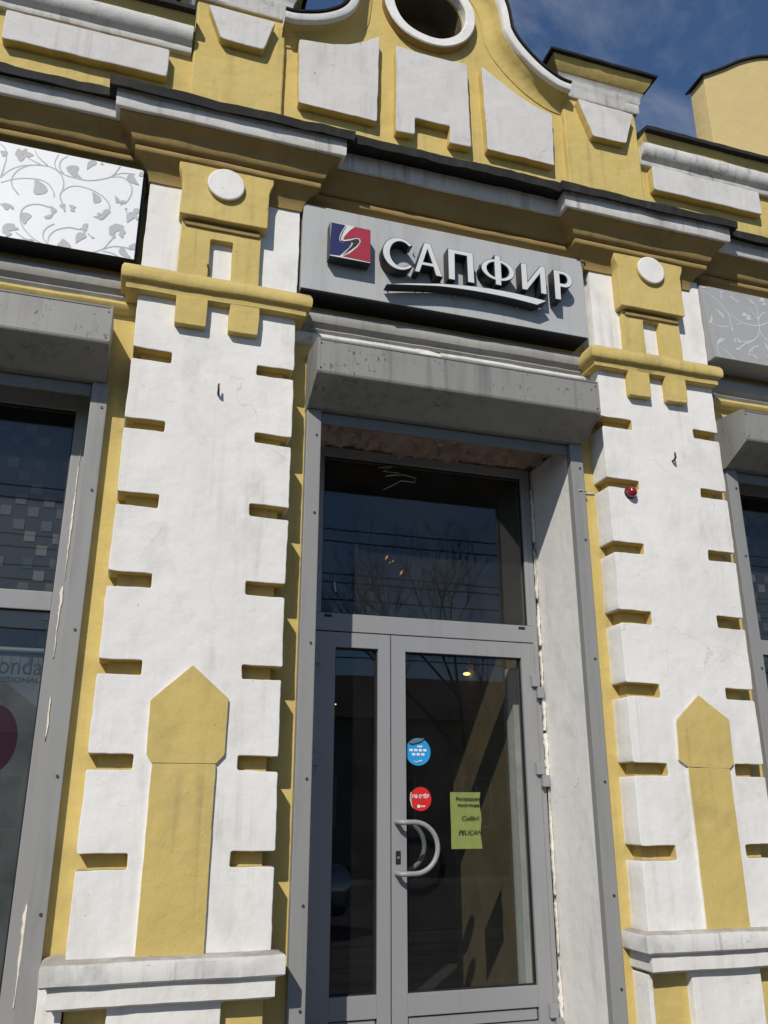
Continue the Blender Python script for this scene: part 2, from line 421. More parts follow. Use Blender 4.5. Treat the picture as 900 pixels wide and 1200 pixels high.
def text(name, body, x, y, z, size, mat, parent=None, shear=0.0, align='LEFT', thick=0.0006, width=None, bold=0.0):
    cu = bpy.data.curves.new(name, 'FONT'); cu.body = body; cu.size = size; cu.shear = shear; cu.align_x = align
    cu.extrude = thick; cu.offset = bold; cu.resolution_u = 3
    o = curve_to_mesh(name, cu, (0, 0, 0), mat, parent)
    if width:
        xs = [v.co.x for v in o.data.vertices]; k = width/(max(xs)-min(xs)); o.data.transform(Matrix.Diagonal((k, 1, 1, 1)))
    o.data.transform(Matrix.Translation((x, y, z)))
    return o
def spline(pts, per=8):
    P = [Vector(p) for p in pts]; out = []
    for i in range(len(P)-1):
        p0, p1, p2, p3 = P[max(0, i-1)], P[i], P[i+1], P[min(len(P)-1, i+2)]
        for k in range(per):
            t = k/per
            out.append(0.5*((2*p1)+(p2-p0)*t+(2*p0-5*p1+4*p2-p3)*t*t+(3*p1-p0-3*p2+p3)*t**3))
    out.append(P[-1]); return [tuple(q) for q in out]

SCRATCH = [(1.781, 4.045), (1.892, 4.068), (1.812, 4.019), (1.947, 4.021), (1.835, 3.983), (1.983, 4.011), (2.083, 3.993), (2.069, 3.958), (1.959, 3.959), (1.868, 3.898), (1.812, 3.866), (1.906, 3.924)]
FLECKS = [(1.84, 3.337), (1.868, 3.301), (1.954, 3.23), (1.89, 3.312)]
# ================================================================== setting
struct(box('ground', -200, 200, -200, 200, -0.40, -0.16, PAVE, bev=0))
struct(box('road', -120, 120, -14.0, -5.6, -0.155, -0.13, ASPH, bev=0))
struct(box('pavement', -60, 60, -5.45, 1.0, -0.15, 0.0, PAVE, bev=0))
struct(boxes('kerb', [(-60+i*1.0, -59.01+i*1.0, -5.6, -5.452, -0.14, 0.012) for i in range(120)], PAVE, bev=0.01))

# ================================================================== the shop building
B = empty('shop_building', (2.1, 0.6, 0.0))
tag(B, 'old one-storey shop building with yellow stucco, white pilasters and curved gable', 'building')
WY = 0.185                                   # face of the yellow wall
wall = boxes('wall', [
    (-4.2, -2.30, WY, 0.90, 0, 6.02), (-0.25, 1.12, WY, 0.90, 0, 6.02), (3.10, 4.48, WY, 0.90, 0, 6.02), (6.55, 8.2, WY, 0.90, 0, 6.02),
    (-2.30, -0.25, WY, 0.90, 4.22, 6.02), (1.12, 3.10, WY, 0.90, 4.22, 6.02), (4.48, 6.55, WY, 0.90, 4.22, 6.02),
    (-2.30, -0.25, WY, 0.90, 0, 0.45), (4.48, 6.55, WY, 0.90, 0, 0.45)], YEL, B, bev=0)
boxes('side_wall', [(-4.2, -3.9, 0.90, 9.0, 0, 6.0), (7.9, 8.2, 0.90, 9.0, 0, 6.0), (-3.9, 7.9, 8.7, 9.0, 0, 6.0)], YEL, B, bev=0)
box('roof', -4.2, 8.2, 0.905, 9.0, 6.03, 6.25, FLASH, B, bev=0)

def pilaster(X, cap, P):
    a, b, c, d = X['a'], X['b'], X['c'], X['d']
    UZ, LZ = X['u'], X['l']
    top = 5.70
    left = []; right = []
    poly = [(a, 0.86)]
    n = X['niche']
    # up the left side is walked last (ccw): bottom right first
    poly = [(a, 0.86), (d, 0.86)]
    for i in range(6, -1, -1):
        jj = 0.006*noise.noise(Vector((i*3.3, d, 1)))
        v1, v2, v3 = (noise.noise(Vector((i*5.7, d*3, k_))) for k_ in (.3, 4.1, 8.7))
        poly += [(d+jj, LZ[i]+v1*.012), (c+v2*.022, LZ[i]+0.004+v1*.006), (c+v2*.022, UZ[i]+v3*.010), (d+jj, UZ[i]-0.003+v3*.006)]
    poly += [(d, top), (a, top)]
    for i in range(7):
        jj = 0.006*noise.noise(Vector((i*3.3, a, 5)))
        v1, v2, v3 = (noise.noise(Vector((i*5.7, a*3+9, k_))) for k_ in (.3, 4.1, 8.7))
        poly += [(a+jj, UZ[i]+v3*.010), (b+v2*.022, UZ[i]-0.002+v3*.006), (b+v2*.022, LZ[i]+v1*.012), (a+jj, LZ[i]+v1*.006)]
    sh = plate('pilaster', poly, 0.0, 0.20, [WHITE, WHITE, YEL], P, r=0.013, bev=0.005, jit=0.0055, step=0.035, inner=lambda p_: a+.006 < p_[0] < d-.006 and 1.0 < p_[1] < 4.6)
    box('notch_core', a+0.055, d-0.055, 0.078, 0.20, 0.87, 4.6, YEL, sh, bev=0.004)
    up_ = n[2:-2]; lo_ = [n[0], n[-1]]
    plate('plaque', [n[1]] + up_ + [n[-2]], -0.020, 0.01, [YEL, WHITE], sh, r=.006, bev=.003, jit=.003, step=.05)
    plate('plaque', [(n[0][0], .868), (n[-1][0], .868), (n[-2][0], n[-2][1]-(.0025 if a < 0 else .0004)), (n[1][0], n[1][1]-(.0025 if a < 0 else .0004))], -0.0195, 0.01, [YEL, WHITE], sh, r=.004, bev=.003, jit=.003, step=.05)
    # pedestal and base ledges
    pz = X['ped']
    plate('pedestal', [(pz[1], 0.0), (pz[2], 0.0), (pz[2], 0.642), (d+0.005, 0.642), (d+0.005, 0.70), (a-0.005, 0.70), (a-0.005, 0.642), (pz[1], 0.642)], 0.0, 0.20, WHITE, sh)
    box('pedestal_panel', a+0.02, d-0.02, 0.06, 0.20, 0.02, 0.66, YEL, sh)
    plate('pedestal_edge', rect(a-0.02, a+0.012, 0, 0.642), 0.02, 0.20, WHITE, sh)
    if a < 0: plate('pedestal_side', rect(a-.115, a-.022, 0, .86), .11, .20, WHITE, sh)
    e0, e1 = X['base']
    sweep('base_ledge', [(e0+.09, .20, -1, 0), (e0+.09, 0, -1, -1), (e1-.09, 0, 1, -1), (e1-.09, .20, 1, 0)],
          [(-.2, .758), (.08, .758), (.09, .768), (.092, .85), (.084, .862), (.04, .872), (-.2, .885)], WHITED, sh, step=0.07, jit=0.005)
    sweep('base_ledge', [(e0+.10, .20, -1, 0), (e0+.10, 0, -1, -1), (e1-.10, 0, 1, -1), (e1-.10, .20, 1, 0)],
          [(-.2, .655), (.045, .655), (.056, .664), (.056, .757)], WHITE, sh, step=0.07, jit=0.004)
    # band with its two drops
    t0, t1 = X['band']
    sweep('band', [(t0+.09, .20, -1, 0), (t0+.09, 0, -1, -1), (t1-.09, 0, 1, -1), (t1-.09, .20, 1, 0)],
          [(-.1, 4.722), (.045, 4.722), (.055, 4.73), (.056, 4.772), (.062, 4.782), (.080, 4.784), (.088, 4.792), (.092, 4.82), (.09, 4.855), (.078, 4.885), (.055, 4.90), (-.1, 4.912)],
          YEL, sh, step=0.07, jit=0.005, smooth=45)
    for (g0, g1) in X['gutta']:
        plate('drop', rect(g0, g1, 4.525, 4.735), -0.056, 0.004, YEL, sh)
    # capital: pierced lower block, small moulding, upper block with disc
    k0, k1 = X['low']; w0, w1 = X['hole']; cz = X['cz']
    plate('capital_neck', [(k0, 4.89), (w0, 4.89), (w0, 5.205), (w1, 5.205), (w1, 4.89), (k1, 4.89), (k1, cz-.01), (k0, cz-.01)], -0.05, 0.004, YEL, sh)
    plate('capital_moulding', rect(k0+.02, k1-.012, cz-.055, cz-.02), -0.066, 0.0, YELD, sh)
    c0, c1 = X['cap']
    plate('capital', [(c0, cz), (c1, cz), (c1, 5.62), (c1+.012, 5.66), (c1+.03, 5.70), (c1+.03, 5.765), (c0-.03, 5.765), (c0-.03, 5.70), (c0-.012, 5.66), (c0, 5.62)], -0.104, 0.004, YEL, sh, r=0.012, bev=0.006)
    disc('medallion', *X['med'][:2], X['med'][2], -0.136, -0.10, [WHITE, YEL], sh, bev=0.01)
    return sh
UZ = [4.341, 3.854, 3.371, 2.882, 2.377, 1.870, 1.365]; LZ = [4.263, 3.782, 3.290, 2.792, 2.291, 1.784, 1.280]
pl = pilaster(dict(a=-.089, b=.155, c=.703, d=.946, u=UZ, l=LZ,
    niche=[(.244, .88), (.247, 1.819), (.215, 1.866), (.208, 2.155), (.425, 2.358), (.641, 2.180), (.636, 1.87), (.592, 1.82), (.590, .88)],
    ped=(0, .133, .695), base=(-.200, 1.008), band=(-.205, 1.038), gutta=((.148, .347), (.492, .688)), low=(.137, .673), hole=(.335, .488), cz=5.33, cap=(.118, .704), med=(.405, 5.605, .126)), 0, B)
pr = pilaster(dict(a=3.270, b=3.526, c=4.063, d=4.293, u=UZ, l=LZ,
    niche=[(3.678, .88), (3.671, 1.842), (3.606, 1.885), (3.618, 2.140), (3.817, 2.315), (4.041, 2.160), (4.037, 1.87), (3.998, 1.835), (4.004, .88)],
    ped=(0, 3.546, 4.05), base=(3.195, 4.36), band=(3.178, 4.346), gutta=((3.503, 3.686), (3.829, 4.009)), low=(3.505, 4.02), hole=(3.688, 3.832), cz=5.27, cap=(3.472, 4.045), med=(3.757, 5.625, .122)), 0, B)

# ---- architrave moulding under the boards
for (x0, x1, gap) in ((-2.9, -.075, None), (.93, 3.285, (1.87, 2.05)), (4.28, 6.9, None)):
    ar = sweep('architrave', [(x0, WY, 0, -1), (x1, WY, 0, -1)],
          [(-.05, 4.735), (.045, 4.735), (.06, 4.755), (.05, 4.77), (.06, 4.785), (.085, 4.80), (.095, 4.83), (.09, 4.87), (.07, 4.90), (.03, 4.93), (-.05, 4.935)], GRIME, B, step=0.09, jit=0.005)
    segs = [(x0, x1)] if not gap else [(x0, gap[0]), (gap[1], x1)]
    for s0, s1 in segs:
        sweep('lower_bead', [(s0, WY, 0, -1), (s1, WY, 0, -1)], [(-.05, 4.652), (.03, 4.655), (.055, 4.672), (.068, 4.70), (.062, 4.722), (.045, 4.734), (-.05, 4.734)], YEL if not gap else WHITED, ar, step=0.09, jit=0.005)
    if gap: plate('broken_patch', rect(gap[0]-.02, gap[1]+.02, 4.63, 4.734), WY-.045, WY+.01, FOAM, ar, r=.01, bev=0, jit=.012, step=.02)

# ---- cornice, breaking forward over both pilasters
bL, bR, NB = (-.088, .942), (3.215, 4.185), 0.12
def cpath(x0=-4.2, x1=8.2):
    p = [(x0, NB, 0, -1)]
    for (s, e) in (bL, bR): p += [(s, NB, -1, -1), (s, 0.0, -1, -1), (e, 0.0, 1, -1), (e, NB, 1, -1)]
    return p + [(x1, NB, 0, -1)]
cor = sweep('cornice', cpath(), [(.19, 5.953), (.262, 5.950), (.267, 5.958), (.270, 6.085), (.262, 6.091), (-.05, 6.092)], WHITED, B, jit=0.006, step=.1)
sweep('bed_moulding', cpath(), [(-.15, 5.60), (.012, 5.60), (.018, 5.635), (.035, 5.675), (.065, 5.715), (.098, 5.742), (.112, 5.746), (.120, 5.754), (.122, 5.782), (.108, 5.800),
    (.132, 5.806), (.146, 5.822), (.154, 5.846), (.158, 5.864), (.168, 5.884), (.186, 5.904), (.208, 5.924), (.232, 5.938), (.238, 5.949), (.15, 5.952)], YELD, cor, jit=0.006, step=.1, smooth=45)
# dark sheet edge with folded pieces
def fpath(x0=-4.2, x1=8.2):
    nl, nc, nr_ = .11, .028, .09
    return [(x0, nl, 0, -1), (bL[0], nl, -1, -1), (bL[0], 0, -1, -1), (bL[1], 0, 1, -1), (bL[1], nc, 1, -1), (bR[0], nc, -1, -1), (bR[0], 0, -1, -1), (bR[1], 0, 1, -1), (bR[1], nr_, 1, -1), (x1, nr_, 0, -1)]
sweep('roof_flashing', fpath(), [(.02, 6.098), (.25, 6.096), (.308, 6.060), (.316, 6.056), (.320, 6.122), (.312, 6.130), (.0, 6.17), (-.28, 6.20)], FLASH, cor, jit=0.013, step=.07, smooth=20)

# ---- parapet: side walls, piers, curved gable with round opening
GY = 0.38
OC = (2.10, 8.292)
def arc(cx, cz, r, a0, a1, n): return [(cx+r*cos(radians(a0+(a1-a0)*i/n)), cz+r*sin(radians(a0+(a1-a0)*i/n))) for i in range(n+1)]
RT = 0.725
right_c = spline([(3.40, 7.735), (3.285, 7.755), (3.12, 7.85), (2.975, 7.985), (2.885, 8.10), (2.838, 8.20)], 5)
left_c = spline([(1.366, 8.20), (1.352, 8.06), (1.31, 7.95), (1.225, 7.855), (1.08, 7.765), (.90, 7.705), (.80, 7.70)], 5)
top_c = arc(OC[0], OC[1], RT, 0, 180, 28)
outl = right_c + top_c[1:-1] + left_c          # right end, over the top, to the left end
HR = 0.335
mid_i = min(range(len(outl)), key=lambda i: abs(outl[i][0]-2.10) if outl[i][1] > 8.8 else 9)
outl[mid_i] = (2.10, outl[mid_i][1])
rhalf = [(2.10, 6.08), (3.40, 6.08)] + outl[:mid_i+1] + arc(*OC, HR, 90, -90, 24)
lhalf = outl[mid_i:] + [(.80, 6.08), (2.10, 6.08)] + arc(*OC, HR, 270, 90, 24)
gab = plate('gable', rhalf, GY, .92, YEL, B, r=0, bev=0, jit=0, smooth=None)
plate('gable_half', lhalf, GY, .92, YEL, gab, r=0, bev=0, jit=0, smooth=None)
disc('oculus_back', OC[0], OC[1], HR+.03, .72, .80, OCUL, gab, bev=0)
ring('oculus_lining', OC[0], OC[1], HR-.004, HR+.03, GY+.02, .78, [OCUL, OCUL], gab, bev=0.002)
ring('oculus_ring', OC[0], OC[1], HR+.002, .43, .295, GY+.01, [WHITE, YELD], gab)  # outer side of the ring carries the shade-darkened yellow
sweep_xz('gable_coping', outl, [(-.012, .92), (0, .215), (-.012, .20), (-.065, .205), (-.075, .215), (-.075, .30)], WHITE, gab)
sweep_xz('gable_cove', outl, [(-.070, .245), (-.085, .26), (-.10, .30), (-.125, .335), (-.165, .36), (-.205, .37), (-.21, .385)], YEL, gab)
sweep_xz('gable_flashing', outl, [(.002, .93), (.004, .19), (.016, .185), (.018, .93)], FLASH, gab)
def raised(poly, y, parent, yb): return plate('raised_panel', poly, y, yb, [WHITEP, YEL], parent, r=0.012, bev=0.008, jit=0.006, step=.05)
raised([(1.772, 6.83), (1.936, 6.845), (1.936, 7.015), (2.250, 7.020), (2.247, 6.842), (2.441, 6.85), (2.428, 7.752), (2.32, 7.742), (2.10, 7.735), (1.90, 7.742), (1.778, 7.748)], .30, gab, GY+.005)
raised([(2.594, 6.87), (3.222, 6.868), (3.236, 7.434), (3.05, 7.475), (2.85, 7.585), (2.70, 7.68), (2.569, 7.772)], .30, gab, GY+.005)
raised([(.956, 6.885), (1.608, 6.883), (1.625, 7.798), (1.50, 7.70), (1.36, 7.62), (1.225, 7.578), (1.08, 7.56), (.941, 7.540)], .30, gab, GY+.005)
for (x0, x1, tp) in ((.115, .830, [(.198, 7.606), (.732, 7.597), (.647, 7.282), (.315, 7.292)]), (3.375, 4.135, [(3.489, 7.640), (4.060, 7.628), (3.947, 7.264), (3.612, 7.258)])):
    pier = plate('pier', rect(x0, x1, 6.07, 7.74), .33, .95, YEL, B, r=.03, bev=.015, jit=.006)
    raised(tp, .255, pier, .335)
    cp = [(x0, .95, -1, 0), (x0, .33, -1, -1), (x1, .33, 1, -1), (x1, .95, 1, 0)]
    sweep('pier_cap', cp, [(-.1, 7.70), (.02, 7.705), (.03, 7.72), (.03, 7.80), (.04, 7.815), (.045, 7.86), (.055, 7.885), (.07, 7.905), (0, 7.91)], WHITED, pier, step=.08, jit=.004)
    sweep('pier_cap_top', cp, [(0, 7.906), (.055, 7.908), (.075, 7.93), (.10, 7.965), (.125, 8.005), (.135, 8.04), (.0, 8.05)], YEL, pier, step=.08, jit=.004, smooth=50)
    sweep('pier_flashing', cp, [(.05, 8.041), (.17, 8.043), (.175, 8.062), (.0, 8.115), (-.355, 8.14)], FLASH, pier, step=.08, jit=.006)
for (x0, x1, rp_, ex0, ex1) in ((-4.2, .13, rect(-1.224, -.06, 6.83, 7.097), -4.2, .100), (4.12, 8.2, rect(4.235, 5.408, 6.872, 7.130), 4.137, 8.2)):
    sp = plate('side_parapet', rect(x0, x1, 6.07, 7.42), GY, .92, YEL, B, r=0, bev=0, jit=0)
    raised(rp_, .30, sp, GY+.005)
    pp = [(ex0, GY, 0, -1), (ex1, GY, 0, -1)]
    sweep('parapet_coping', pp, [(-.05, 7.15), (.045, 7.152), (.055, 7.17), (.058, 7.20), (.075, 7.21), (.105, 7.235), (.125, 7.275), (.130, 7.315), (.128, 7.335), (-.05, 7.34)], WHITED, sp, jit=.005, step=.1)
    sweep('parapet_fascia', pp, [(.02, 7.337), (.115, 7.338), (.125, 7.36), (.145, 7.39), (.155, 7.42), (-.05, 7.43)], YEL, sp, jit=.005, step=.1)
    sweep('parapet_flashing', pp, [(.0, 7.421), (.188, 7.418), (.20, 7.425), (.20, 7.465), (.0, 7.52), (-.5, 7.56)], FLASH, sp, jit=.006, step=.1)

# ---- door opening: plaster reveals, broken lintel
def reveal(x0, x1):
    V = []; ny, nz_ = 14, 60
    xi = x0
    o = boxes('reveal', [(x0, x1, WY+.002, .80, 0.0, 4.16)], WHITE, B, bev=.006)
    return o
reveal(3.062, 3.098); reveal(1.122, 1.158)
def rough_soffit(name, x0, x1, y0, y1, z, amp, mat):
    nx, ny = 90, 22; V = []; F = []
    for i in range(nx+1):
        for j in range(ny+1):
            x = x0+(x1-x0)*i/nx; y = y0+(y1-y0)*j/ny
            p = Vector((x*5, y*9, 2)); c = noise.cell(Vector((x*9, y*14, .5)))*.5 if hasattr(noise, 'cell') else 0
            h = noise.fractal(p, .9, 2.1, 5)*amp + (abs(noise.noise(p*2.2)))*amp*.9 + c*amp*.5
            V.append((x, y, z-h))
    for i in range(nx):
        for j in range(ny): a = i*(ny+1)+j; F.append((a, a+1, a+ny+2, a+ny+1))
    return link(name, V, F, mat, None, B, 30)
rough_soffit('broken_lintel', 1.16, 3.06, .20, .80, 4.20, .075, RUBBLE)
rough_soffit('broken_lintel', -2.3, -.25, .20, .80, 4.185, .01, WHITED)
rough_soffit('broken_lintel', 4.48, 6.55, .20, .80, 4.185, .01, WHITED)

# ---- glazed entrance door with transom
DY = .76
door = boxes('entrance_door', [
    (1.159, 1.300, DY+.006, .84, .20, 4.16), (2.996, 3.038, DY+.006, .84, .20, 4.16),
    (1.302, 2.994, DY, .84, 2.762, 2.889), (1.302, 2.994, DY+.004, .84, 4.085, 4.16),
    (1.302, 1.350, DY+.002, .84, 2.891, 4.083), (2.958, 2.994, DY+.002, .84, 2.891, 4.083)], GREY, B, bev=.004)
box('glass_pane', 1.345, 2.963, .788, .796, 2.885, 4.09, GLASSD, door, bev=0)
boxes('glass_gasket', [(1.351, 1.358, .775, .79, 2.889, 4.085), (2.950, 2.957, .775, .79, 2.889, 4.085), (1.358, 2.95, .775, .79, 2.889, 2.896), (1.358, 2.95, .775, .79, 4.078, 4.084)], BLACK, door, bev=0)
for (x0, x1, g0, g1, gz0, gz1) in ((1.306, 1.858, 1.458, 1.768, .482, 2.648), (1.866, 2.990, 1.971, 2.882, .478, 2.640)):
    lf = boxes('door_leaf', [(x0, g0, DY-.012, .83, .215, 2.752), (g1, x1, DY-.012, .83, .215, 2.752), (g0, g1, DY-.0115, .83, gz1, 2.752), (g0, g1, DY-.0115, .83, .352, gz0), (g0, g1, DY-.0115, .83, .215, .27)], GREY, door, bev=.004)
    box('glass_pane', g0-.008, g1+.008, .788, .796, gz0-.008, gz1+.008, GLASS, door, bev=0)
    boxes('glass_gasket', [(g0+.001, g0+.009, .77, .789, gz0, gz1), (g1-.009, g1-.001, .77, .789, gz0, gz1), (g0+.009, g1-.009, .77, .789, gz0+.001, gz0+.009), (g0+.009, g1-.009, .77, .789, gz1-.009, gz1-.001)], BLACK, door, bev=0)
    plate('kick_panel', rect(g0+.008, g1-.008, .278, .344), DY+.004, .82, GREY, door, r=.004, jit=0, bev=.004)
    plate('kick_gasket', rect(g0, g1, .27, .352), DY+.012, .80, BLACK, door, r=0, jit=0, bev=0)
for hx, hz, s in ((3.0, 2.44, 1), (3.0, 1.82, 1), (3.0, .295, 1), (1.300, 2.53, -1), (1.300, 1.86, -1)):
    h = boxes('hinge', [(hx-.052 if s > 0 else hx-.01, hx+.01 if s > 0 else hx+.052, DY-.040, DY-.012, hz-.008, hz+.072), (hx-.012 if s > 0 else hx-.042, hx+.042 if s > 0 else hx+.012, DY-.044, DY+.004, hz-.090, hz-.010)], GREY, door, bev=.004)
for vx in (1.40, 2.905): plate('drain_slot', rect(vx-.028, vx+.028, 2.857, 2.878), DY-.002, DY+.01, BLACK, door, r=.004, jit=0, bev=.001)
def handle(y, s, x0=1.897):
    pts = [(x0, y+.09*s, 1.497), (x0, y+.02*s, 1.497), (x0+.012, y, 1.497), (x0+.06, y, 1.497)]
    pts += [(x0+.10+.162*cos(radians(a)), y, 1.339+.158*sin(radians(a))) for a in range(90, -91, -12)]
    pts += [(x0+.06, y, 1.181), (x0+.012, y, 1.181), (x0, y+.02*s, 1.181), (x0, y+.09*s, 1.181)]
    return tube('door_handle', pts, .0165, GREY, door, n=12)
handle(.665, 1); handle(.925, -1)
lk = plate('lock_plate', rect(1.893, 1.927, 1.236, 1.318), DY-.016, DY-.008, BLACK, door, r=.004, jit=0, bev=.001)
tube('keyhole', [(1.910, DY-.022, 1.277), (1.910, DY-.014, 1.277)], .009, STEEL, door, n=12)
tube('scratch_mark', [(x, .7868, z) for x, z in SCRATCH], .0022, LETFACE, door, n=5)
for (x, z), s_ in zip(FLECKS, (.02, .008, .02, .01)): plate('dry_leaf_fleck', [(x-s_*.5, z-s_), (x+s_*.4, z-s_*.3), (x+s_*.7, z+s_), (x-s_*.1, z+s_*.4)], .783, .7878, plain('dry_leaf', (.40, .22, .06), .8), door, r=0, jit=0, bev=0)
tube('scratch_mark', [(1.462, .7868, 3.05), (1.452, .7868, 3.09), (1.450, .7868, 3.12)], .004, LETFACE, door, n=5)
# ragged filler between frame and plaster
def ragged(name, x, y, z0, z1, w, mat, parent, seed, lean=0.0, thr=-.1, dy=0.0):
    pts = []; z = z0; random.seed(seed); L_, R_ = [], []
    n = int((z1-z0)/.016)
    for i in range(n+1):
        z = z0+(z1-z0)*i/n
        k = max(.08, noise.noise(Vector((z*2.6, seed, 0)))*1.3+.45) * (1 if 0 < i < n else 0.0)
        L_.append((x+lean*(z-z0)-w*k*.5*random.uniform(.4, 1.1)-abs(noise.noise(Vector((z*14, seed, 4))))*w*.5, z)); R_.append((x+lean*(z-z0)+w*k*.5*random.uniform(.4, 1.1)+noise.noise(Vector((z*11, seed, 9)))*w*.3, z))
    return plate(name, L_ + R_[::-1], y, y+.02+dy, mat, parent, r=0, bev=0, jit=.001, step=.05)
for k, (z0, z1, wd) in enumerate(((.22, .62, .045), (.66, .98, .02), (1.02, 1.72, .022), (1.76, 2.10, .045), (2.12, 2.36, .05), (2.40, 2.70, .03), (2.74, 3.05, .025), (3.1, 3.5, .045), (3.55, 4.0, .03))):
    ragged('gap_filler', 3.046, .740, z0, z1, wd, FOAM, door, 3+5*k)

# ---- roller shutters
def shutter(x0, x1, dz, rails, spots):
    pr_ = [(.20, 4.56+dz), (-.155, 4.522+dz), (-.165, 4.514+dz), (-.165, 4.278+dz), (-.155, 4.262+dz), (.095, 4.140+dz), (.20, 4.138+dz)]
    V = [(x, y, z) for x in (x0, x1) for (y, z) in pr_]; n = len(pr_)
    F = [(i, (i+1) % n, n+(i+1) % n, n+i) for i in range(n)] + [tuple(range(n)), tuple(reversed(range(n, 2*n)))]
    bx_ = link('shutter_box', V, F, BOXM, None, B)
    bm = bmesh.new(); bm.from_mesh(bx_.data); bmesh.ops.bevel(bm, geom=list(bm.edges), offset=.004, segments=2, affect='EDGES'); bm.to_mesh(bx_.data); bm.free()
    for xe, s_ in ((x0, -1), (x1, 1)):
        ce, k_ = (.02, 4.34+dz), 1.018
        pe = [((y-ce[0])*k_+ce[0], (z-ce[1])*k_+ce[1]) for y, z in pr_]; nn = len(pe)
        Ve = [(x, min(y, WY-.002), z) for x in (xe+s_*.004, xe-s_*.014) for (y, z) in pe]
        link('end_cap', Ve, [(i, (i+1) % nn, nn+(i+1) % nn, nn+i) for i in range(nn)] + [tuple(range(nn)), tuple(reversed(range(nn, 2*nn)))], BOXM, None, bx_)
    boxes('box_trim', [(x0+.004, x1-.004, -.169, -.15, 4.505+dz, 4.517+dz)], SLAT, bx_, bev=.002)
    for sx in (x0+.02, x1-.02):
        for (sy, sz) in ((-.167, 4.30), (-.167, 4.48)): tube('screw', [(sx, sy-.002, sz+dz), (sx, sy+.01, sz+dz)], .006, SCREW, bx_, n=8)
    for (a, b) in rails:
        boxes('guide_rail', [(a, b, .125, WY-.001, 0.0, 4.137+dz)], RAIL, bx_, bev=.006)
        for z in (.55, 1.07, 1.75, 2.55, 3.4, 3.95): tube('screw', [((a+b)/2+.02, .119, z), ((a+b)/2+.02, .13, z)], .0085, SCREW, bx_, n=8)
    ra, rb = rails[0][1]-.03, rails[1][0]+.03
    for (zz, h, yy) in ((4.052, .080, .152),): boxes('shutter_slat', [(ra+.035, rb-.035, yy, yy+.022, zz+dz, zz+h+dz)], SLAT, bx_, bev=.006)
    return bx_
shutter(1.070, 3.150, 0, ((1.070, 1.170), (3.055, 3.155)), 0)
shutter(-2.42, -.226, -.02, ((-2.40, -2.30), (-.305, -.205)), 0)
shutter(4.412, 6.66, -.035, ((4.430, 4.530), (6.54, 6.64)), 0)

# ---- shop windows either side
def window(x0, x1, g0, g1, y):
    wn = boxes('window', [(x0, g0, y, y+.07, .455, 4.16), (g1, x1, y, y+.07, .455, 4.16), (g0, g1, y+.001, y+.07, 2.707, 2.822), (g0, g1, y+.001, y+.07, 4.03, 4.16), (g0, g1, y+.001, y+.07, .455, .56)], GREY, B, bev=.005)
    for (z0, z1) in ((2.822, 4.03), (.56, 2.707)):
        box('glass_pane', g0-.006, g1+.006, y+.03, y+.038, z0-.006, z1+.006, GLASS, wn, bev=0)
        boxes('glass_gasket', [(g0+.001, g0+.009, y+.016, y+.031, z0, z1), (g1-.009, g1-.001, y+.016, y+.031, z0, z1), (g0+.009, g1-.009, y+.016, y+.031, z0+.001, z0+.008), (g0+.009, g1-.009, y+.016, y+.031, z1-.008, z1-.001)], BLACK, wn, bev=0)
    return wn
wl = window(-2.295, -.255, -2.14, -.398, .40)
wr = window(4.485, 6.545, 4.66, 6.40, .40)
ragged('gap_filler', -.342, .394, 2.90, 3.75, .012, FOAM, wl, 21, dy=-.01)
ragged('gap_filler', -.348, .394, 2.42, 2.86, .022, FOAM, wl, 22, dy=-.01)
ragged('gap_filler', -.335, .394, 1.95, 2.20, .018, FOAM, wl, 25, dy=-.01)
ragged('gap_filler', -.325, .394, .60, 1.1, .02, FOAM, wl, 29, dy=-.01)
box('doorstep', .95, 3.28, -.45, .88, .002, .205, PAVE, B, bev=.015)

# ================================================================== interior seen through the glass
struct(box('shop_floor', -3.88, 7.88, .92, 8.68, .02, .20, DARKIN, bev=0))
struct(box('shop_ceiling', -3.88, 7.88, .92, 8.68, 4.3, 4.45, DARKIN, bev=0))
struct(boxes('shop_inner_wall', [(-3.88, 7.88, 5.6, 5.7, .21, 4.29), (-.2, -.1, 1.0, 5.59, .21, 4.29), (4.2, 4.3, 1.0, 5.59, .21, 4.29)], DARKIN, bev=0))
pt = box('partition', 3.005, 3.06, .93, 2.47, .21, 2.95, TAN, None, bev=.004)
tag(pt, 'tan vestibule partition board standing behind the right door leaf', 'partition')
jp = boxes('inner_jamb', [(2.955, 3.003, 1.07, 1.20, .21, 2.62)], WHITED, None, bev=.006)
tag(jp, 'whitish upright post of the inner doorway against the tan partition', 'post')
for (x, y, z, lb) in ((2.97, 2.0, 2.70, 'small warm ceiling lamp glowing behind the right door leaf'), (2.03, 3.0, 2.51, 'tiny warm lamp glowing behind the narrow left door leaf')):
    e = empty('hanging_lamp', (x, y, z)); tag(e, lb, 'lamp')
    s = .016 if y > 2.5 else .032
    bm = bmesh.new(); bmesh.ops.create_uvsphere(bm, u_segments=12, v_segments=8, radius=1); me = bpy.data.meshes.new('bulb')
    bm.transform(Matrix.Translation((x, y, z)) @ Matrix.Diagonal((s, s, s*.45, 1))); bm.to_mesh(me); bm.free(); me.materials.append(LAMPM)
    o = bpy.data.objects.new('bulb', me); COL.objects.link(o); o.parent = e
    tube('cord', [(x, y, z+s*.4), (x, y, 4.298)], .004, BLACK, e, n=6)
